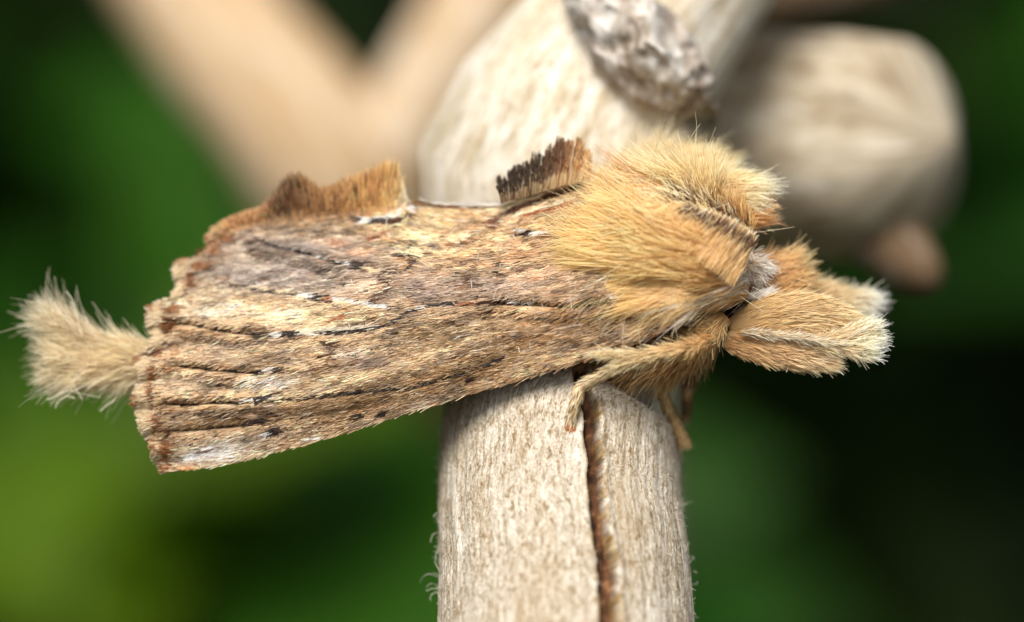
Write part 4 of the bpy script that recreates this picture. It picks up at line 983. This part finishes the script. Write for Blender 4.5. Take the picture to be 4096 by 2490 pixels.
# far half of the collar, and the humps of fur on the far shoulder
SK = plain('fur_skin', (186, 140, 82))
lobe([(2700, 790, 1.2, 40), (2790, 790, 1.0, 85), (2880, 785, 1.0, 110), (2960, 790, 1.0, 112), (3010, 800, 1.0, 90)], 3600, 63, (214, 164, 96), (248, 226, 174), L=(.45, 1.05), flare=.12, rad=.013, parent=moth, names=('collar', 'collar_tuft'), core=.75, curl=.08, skin=SK)
lobe([(2800, 850, .7, 30), (2890, 868, .6, 42), (2980, 870, .6, 42), (3040, 860, .6, 34)], 900, 64, (196, 138, 72), (186, 122, 58), L=(.4, .9), flare=.1, rad=.012, parent=moth, names=('collar', 'collar_tuft'), core=.7, curl=.08, skin=SK)
lobe([(2450, 700, 3.4, 50), (2600, 680, 3.3, 90), (2740, 680, 3.2, 95), (2840, 705, 3.0, 80), (2900, 730, 2.9, 50)], 2600, 65, (232, 192, 128), (244, 214, 156), L=(.5, 1.1), flare=.3, rad=.012, parent=moth, names=('shoulder', 'shoulder_fur'), core=.75, curl=.25, skin=SK)
lobe([(2560, 650, 4.6, 60), (2700, 650, 4.4, 70), (2820, 665, 4.2, 60), (2890, 690, 4.0, 40)], 1300, 66, (214, 160, 92), (224, 180, 116), L=(.3, .8), flare=.5, rad=.012, parent=moth, names=('shoulder', 'shoulder_fur'), core=.75, curl=.3, skin=SK)
lobe([(2400, 720, 2.6, 40), (2480, 690, 3.0, 60), (2600, 640, 3.4, 60), (2660, 610, 3.6, 30)], 1200, 67, (244, 216, 162), (240, 214, 168), L=(.5, 1.3), flare=.45, rad=.009, parent=moth, names=('shoulder', 'shoulder_fur'), core=.6, curl=.4, skin=SK)

# face, eye, antenna bases
lobe([(2960, 1060, .3, 50), (2990, 1060, .2, 60), (3020, 1070, .2, 62), (3045, 1090, .2, 50)], 900, 68, (196, 172, 140), (232, 224, 212), L=(.25, .55), flare=.3, rad=.011, parent=moth, names=('brow', 'brow_fur'), core=.7, skin=SK, dark=.25)
lobe([(2990, 1100, 1.0, 60), (3060, 1090, 1.2, 90), (3130, 1085, 1.3, 80), (3170, 1070, 1.4, 50)], 1800, 69, (186, 138, 78), (214, 172, 112), L=(.4, .85), flare=.15, rad=.012, parent=moth, names=('brow', 'brow_fur'), core=.75, skin=SK)
lobe([(3010, 1190, .9, 80), (3080, 1170, 1.1, 112), (3150, 1150, 1.3, 100), (3200, 1150, 1.4, 66)], 2200, 70, (170, 124, 68), (206, 160, 98), L=(.35, .75), flare=.15, rad=.012, parent=moth, names=('brow', 'brow_fur'), core=.8, skin=SK)
lobe([(2990, 1195, -.1, 14), (3030, 1188, -.2, 22), (3060, 1186, -.2, 28), (3085, 1186, -.2, 22)], 500, 71, (236, 226, 210), (250, 244, 232), L=(.2, .4), flare=.25, rad=.011, parent=moth, names=('antenna_base', 'antenna_tuft'), core=.7, skin=plain('white_skin', (216, 204, 184)))
lobe([(2985, 1000, .2, 20), (2992, 1030, .1, 34), (3000, 1070, .1, 36), (3010, 1100, .1, 24)], 500, 72, (226, 216, 206), (206, 190, 172), L=(.2, .45), flare=.3, rad=.010, parent=moth, names=('brow', 'brow_fur'), core=.7, skin=SK, dark=.25)
th, ph = np.meshgrid(np.linspace(0, math.pi, 17), np.linspace(0, 2 * math.pi, 24, endpoint=False), indexing='ij')
sph = np.stack([np.sin(th) * np.cos(ph), np.sin(th) * np.sin(ph), np.cos(th)], -1).reshape(-1, 3)
i = np.arange(16)[:, None] * 24; j = np.arange(24)[None]
sf = np.stack([i + j, i + 24 + j, i + 24 + (j + 1) % 24, i + (j + 1) % 24], -1).reshape(-1, 4)
eye = mesh_obj('eye', P(2945, 1250, .2) + sph * .42, sf, M_EYE, body); mirrored(eye, body)

# palps: near pair of flattened lobes, then the far one
PS = plain('palp_skin', (192, 156, 106))
lobe([(2920, 1320, -.2, 45), (3020, 1290, -.4, 85), (3130, 1270, -.6, 98), (3260, 1262, -.6, 84), (3370, 1280, -.5, 50), (3425, 1298, -.4, 24)], 4200, 73, (196, 152, 92), (239, 205, 148), L=(.3, .6), flare=.06, rad=.011, parent=moth, names=('palp_lobe', 'palp_fur'), thick=.45, core=.93, skin=PS, nd=.07, curl=.08)
lobe([(2900, 1360, -.3, 40), (3000, 1380, -.5, 62), (3120, 1400, -.7, 72), (3240, 1418, -.7, 66), (3310, 1430, -.7, 44), (3338, 1436, -.7, 28)], 3600, 74, (176, 130, 76), (232, 196, 146), L=(.25, .5), flare=.12, rad=.011, parent=moth, names=('palp_lobe', 'palp_fur'), thick=.45, core=.9, skin=PS, nd=.1, curl=.1)
lobe([(2960, 1330, -.85, 10), (3060, 1338, -.98, 14), (3180, 1352, -1.08, 14), (3300, 1366, -1.05, 14), (3400, 1378, -.95, 12)], 900, 75, (206, 190, 160), (250, 232, 190), L=(.2, .4), flare=.15, rad=.010, parent=moth, names=('palp_lobe', 'palp_fur'), core=.8, skin=PS, dark=.25)
lobe([(3240, 1372, -.9, 30), (3340, 1372, -.9, 50), (3420, 1352, -.8, 62), (3480, 1338, -.7, 58), (3515, 1335, -.7, 36)], 2000, 76, (222, 190, 136), (250, 247, 207), L=(.25, .5), flare=.12, rad=.011, parent=moth, names=('palp_lobe', 'palp_fur'), thick=.5, core=.88, skin=PS, nd=.09)
lobe([(3360, 1390, -.9, 25), (3420, 1398, -.9, 40), (3466, 1400, -.9, 38), (3490, 1400, -.9, 22)], 1000, 77, (218, 186, 136), (250, 249, 213), L=(.25, .5), flare=.14, rad=.011, parent=moth, names=('palp_lobe', 'palp_fur'), thick=.5, core=.85, skin=PS, nd=.1)
lobe([(3150, 1230, 2.2, 60), (3230, 1195, 2.3, 62), (3310, 1180, 2.4, 56), (3370, 1195, 2.4, 44), (3400, 1215, 2.4, 26)], 1500, 78, (196, 160, 108), (239, 209, 158), L=(.3, .6), flare=.1, rad=.012, parent=moth, names=('palp_lobe', 'palp_fur'), thick=.5, core=.9, skin=PS, nd=.08)
lobe([(3350, 1200, 2.4, 30), (3400, 1205, 2.4, 50), (3450, 1215, 2.4, 58), (3485, 1230, 2.4, 36)], 900, 79, (212, 186, 140), (250, 245, 218), L=(.25, .6), flare=.3, rad=.012, parent=moth, names=('palp_lobe', 'palp_fur'), thick=.5, core=.8, skin=PS)
lobe([(3300, 1250, 1.8, 60), (3230, 1290, 1.8, 70), (3120, 1300, 1.6, 70)], 600, 80, (176, 136, 84), (173, 131, 78), L=(.2, .4), rad=.012, parent=moth, names=('palp_lobe', 'palp_fur'), thick=.6, core=.9, skin=PS)
pl = []
for (x, y, ex, ey) in [(3150, 1465, 3145, 1490), (3200, 1452, 3203, 1468), (3230, 1460, 3238, 1478), (3470, 1410, 3445, 1442), (3440, 1290, 3490, 1262), (3460, 1300, 3500, 1280), (3470, 1310, 3522, 1292), (3400, 1170, 3420, 1112), (3405, 1175, 3432, 1130), (3395, 1175, 3402, 1140), (3080, 1440, 3070, 1455)]:
    dd = 2.4 if y < 1200 else -.8
    pl.append(path([P(x, y, dd), P((x + ex) / 2 + 4, (y + ey) / 2 - 3, dd), P(ex, ey, dd)], 6))
pl = np.array(pl); n = len(pl)
v, f, c = strands(pl, np.full((n, 6), .013), np.broadcast_to(lin((232, 224, 206)), (n, 6, 3)))
tag(mesh_obj('palp_stray_hairs', v, f, M_HAIR, body, col=c), kind='stuff')

# chest and belly fringe under the wing
lobe([(2860, 1330, .2, 75), (2740, 1390, .3, 95), (2600, 1430, .5, 90), (2450, 1455, .8, 75), (2320, 1475, 1.2, 45), (2240, 1480, 1.4, 24)], 5200, 81, (160, 116, 64), (190, 150, 94), L=(.4, .85), flare=.42, rad=.011, parent=moth, names=('chest', 'belly_fur'), thick=1.1, core=.8, skin=SK, curl=.25, droop=.12, dark=.18)
lobe([(2900, 1270, -.5, 45), (2860, 1310, -.6, 50), (2820, 1350, -.7, 42), (2780, 1385, -.7, 28)], 1600, 82, (206, 164, 102), (200, 156, 92), L=(.4, .8), flare=.2, rad=.010, parent=moth, names=('chest', 'belly_fur'), core=.7, skin=SK, dark=.22, curl=.25)

# ---- legs -----------------------------------------------------------
LS = plain('leg_skin', (196, 160, 108))
def leg(thigh, shin, foot, seed, cols, dens=1.0, claws=True):
    root = lobe(thigh, int(1900 * dens), seed, cols[0], cols[1], L=(.25, .5), flare=.12, rad=.011, parent=moth, names=('leg', 'leg_fur'), core=.75, skin=LS, dark=.2, nd=.12)
    if shin: lobe(shin, int(500 * dens), seed + 1, cols[1], cols[1], L=(.2, .45), flare=.1, rad=.011, parent=moth, names=('leg_spur', 'spur_fur'), core=.7, skin=LS)
    a = np.array(foot, float)
    # tarsus: tapering segments, each wider at its far end, clothed in flat scales
    pv = path(np.c_[P(a[:, 0], a[:, 1], a[:, 2]), a[:, 3] * K], 60, True)
    seg = (np.linspace(0, 4.999, 60) % 1); rad = pv[:, 3] * (.82 + .3 * seg)
    v, f, crd = tube(pv[:, :3], rad, nseg=14)
    ft = mesh_obj('foot', v, f, LS, root)
    r = np.random.default_rng(seed + 2); N = int(1100 * dens)
    k = np.sort(r.integers(0, 58, N)); tg = unit(np.gradient(pv[:, :3], axis=0))[k]
    sa = unit(np.cross(tg, np.array([0, 1.0, 0]))); sb = np.cross(tg, sa); ph = r.random(N) * 2 * math.pi
    rd = sa * np.cos(ph)[:, None] + sb * np.sin(ph)[:, None]
    base = pv[k, :3] + rd * (rad[k] * 1.0)[:, None]
    ax = unit(tg + rd * (.12 + .25 * r.random((N, 1)) ** 2) + r.normal(0, .07, (N, 3))); tt = np.array([0, .5, 1])
    pts = base[:, None] + ax[:, None] * (.16 + .14 * r.random((N, 1)))[:, None] * tt[None, :, None]
    u = (k / 58.)[:, None]
    c = np.array(cols[1]) * (1 - u) + np.array(cols[2]) * u; c = c * (.75 + .35 * r.random((N, 1))); c = np.where(r.random((N, 1)) < .14, c * .5, c)
    c = np.where(u > .9, np.array([168, 104, 52.]) * (.7 + .5 * r.random((N, 1))), c) if claws else c
    v, f, c = strands(pts, np.full((N, 3), .020) * np.array([.6, 1, .4]), np.repeat(lin(np.clip(c, 3, 250))[:, None], 3, 1), flat=unit(rd))
    tag(mesh_obj('foot_scales', v, f, M_HAIR, root, col=c), kind='stuff')
    if claws:
        e = pv[-1, :3]
        for s_ in (-1, 1):
            p = path([e, e + np.array([.10 * s_, -.05, -.05]), e + np.array([.17 * s_, -.08, -.02]), e + np.array([.2 * s_, -.05, .05])], 10)
            v, f, _ = tube(p, np.linspace(.05, .012, 10), nseg=8)
            mesh_obj('claw', v, f, plain('claw', (120, 62, 30), .3), root)
    return root
leg([(2850, 1360, -1.1, 34), (2760, 1385, -1.8, 30), (2640, 1415, -1.75, 34), (2540, 1440, -1.8, 30), (2470, 1462, -1.75, 24)], [(2560, 1415, -1.85, 24), (2480, 1420, -1.85, 22), (2420, 1420, -1.85, 16), (2385, 1418, -1.85, 8)],
    [(2480, 1462, -1.75, 20), (2400, 1505, -1.4, 22), (2330, 1545, -1.15, 23), (2305, 1600, -1.2, 22), (2288, 1660, -1.1, 21), (2282, 1700, -1.05, 20), (2286, 1728, -1.0, 14)], 90, ((206, 152, 88), (240, 208, 152), (238, 210, 164)))
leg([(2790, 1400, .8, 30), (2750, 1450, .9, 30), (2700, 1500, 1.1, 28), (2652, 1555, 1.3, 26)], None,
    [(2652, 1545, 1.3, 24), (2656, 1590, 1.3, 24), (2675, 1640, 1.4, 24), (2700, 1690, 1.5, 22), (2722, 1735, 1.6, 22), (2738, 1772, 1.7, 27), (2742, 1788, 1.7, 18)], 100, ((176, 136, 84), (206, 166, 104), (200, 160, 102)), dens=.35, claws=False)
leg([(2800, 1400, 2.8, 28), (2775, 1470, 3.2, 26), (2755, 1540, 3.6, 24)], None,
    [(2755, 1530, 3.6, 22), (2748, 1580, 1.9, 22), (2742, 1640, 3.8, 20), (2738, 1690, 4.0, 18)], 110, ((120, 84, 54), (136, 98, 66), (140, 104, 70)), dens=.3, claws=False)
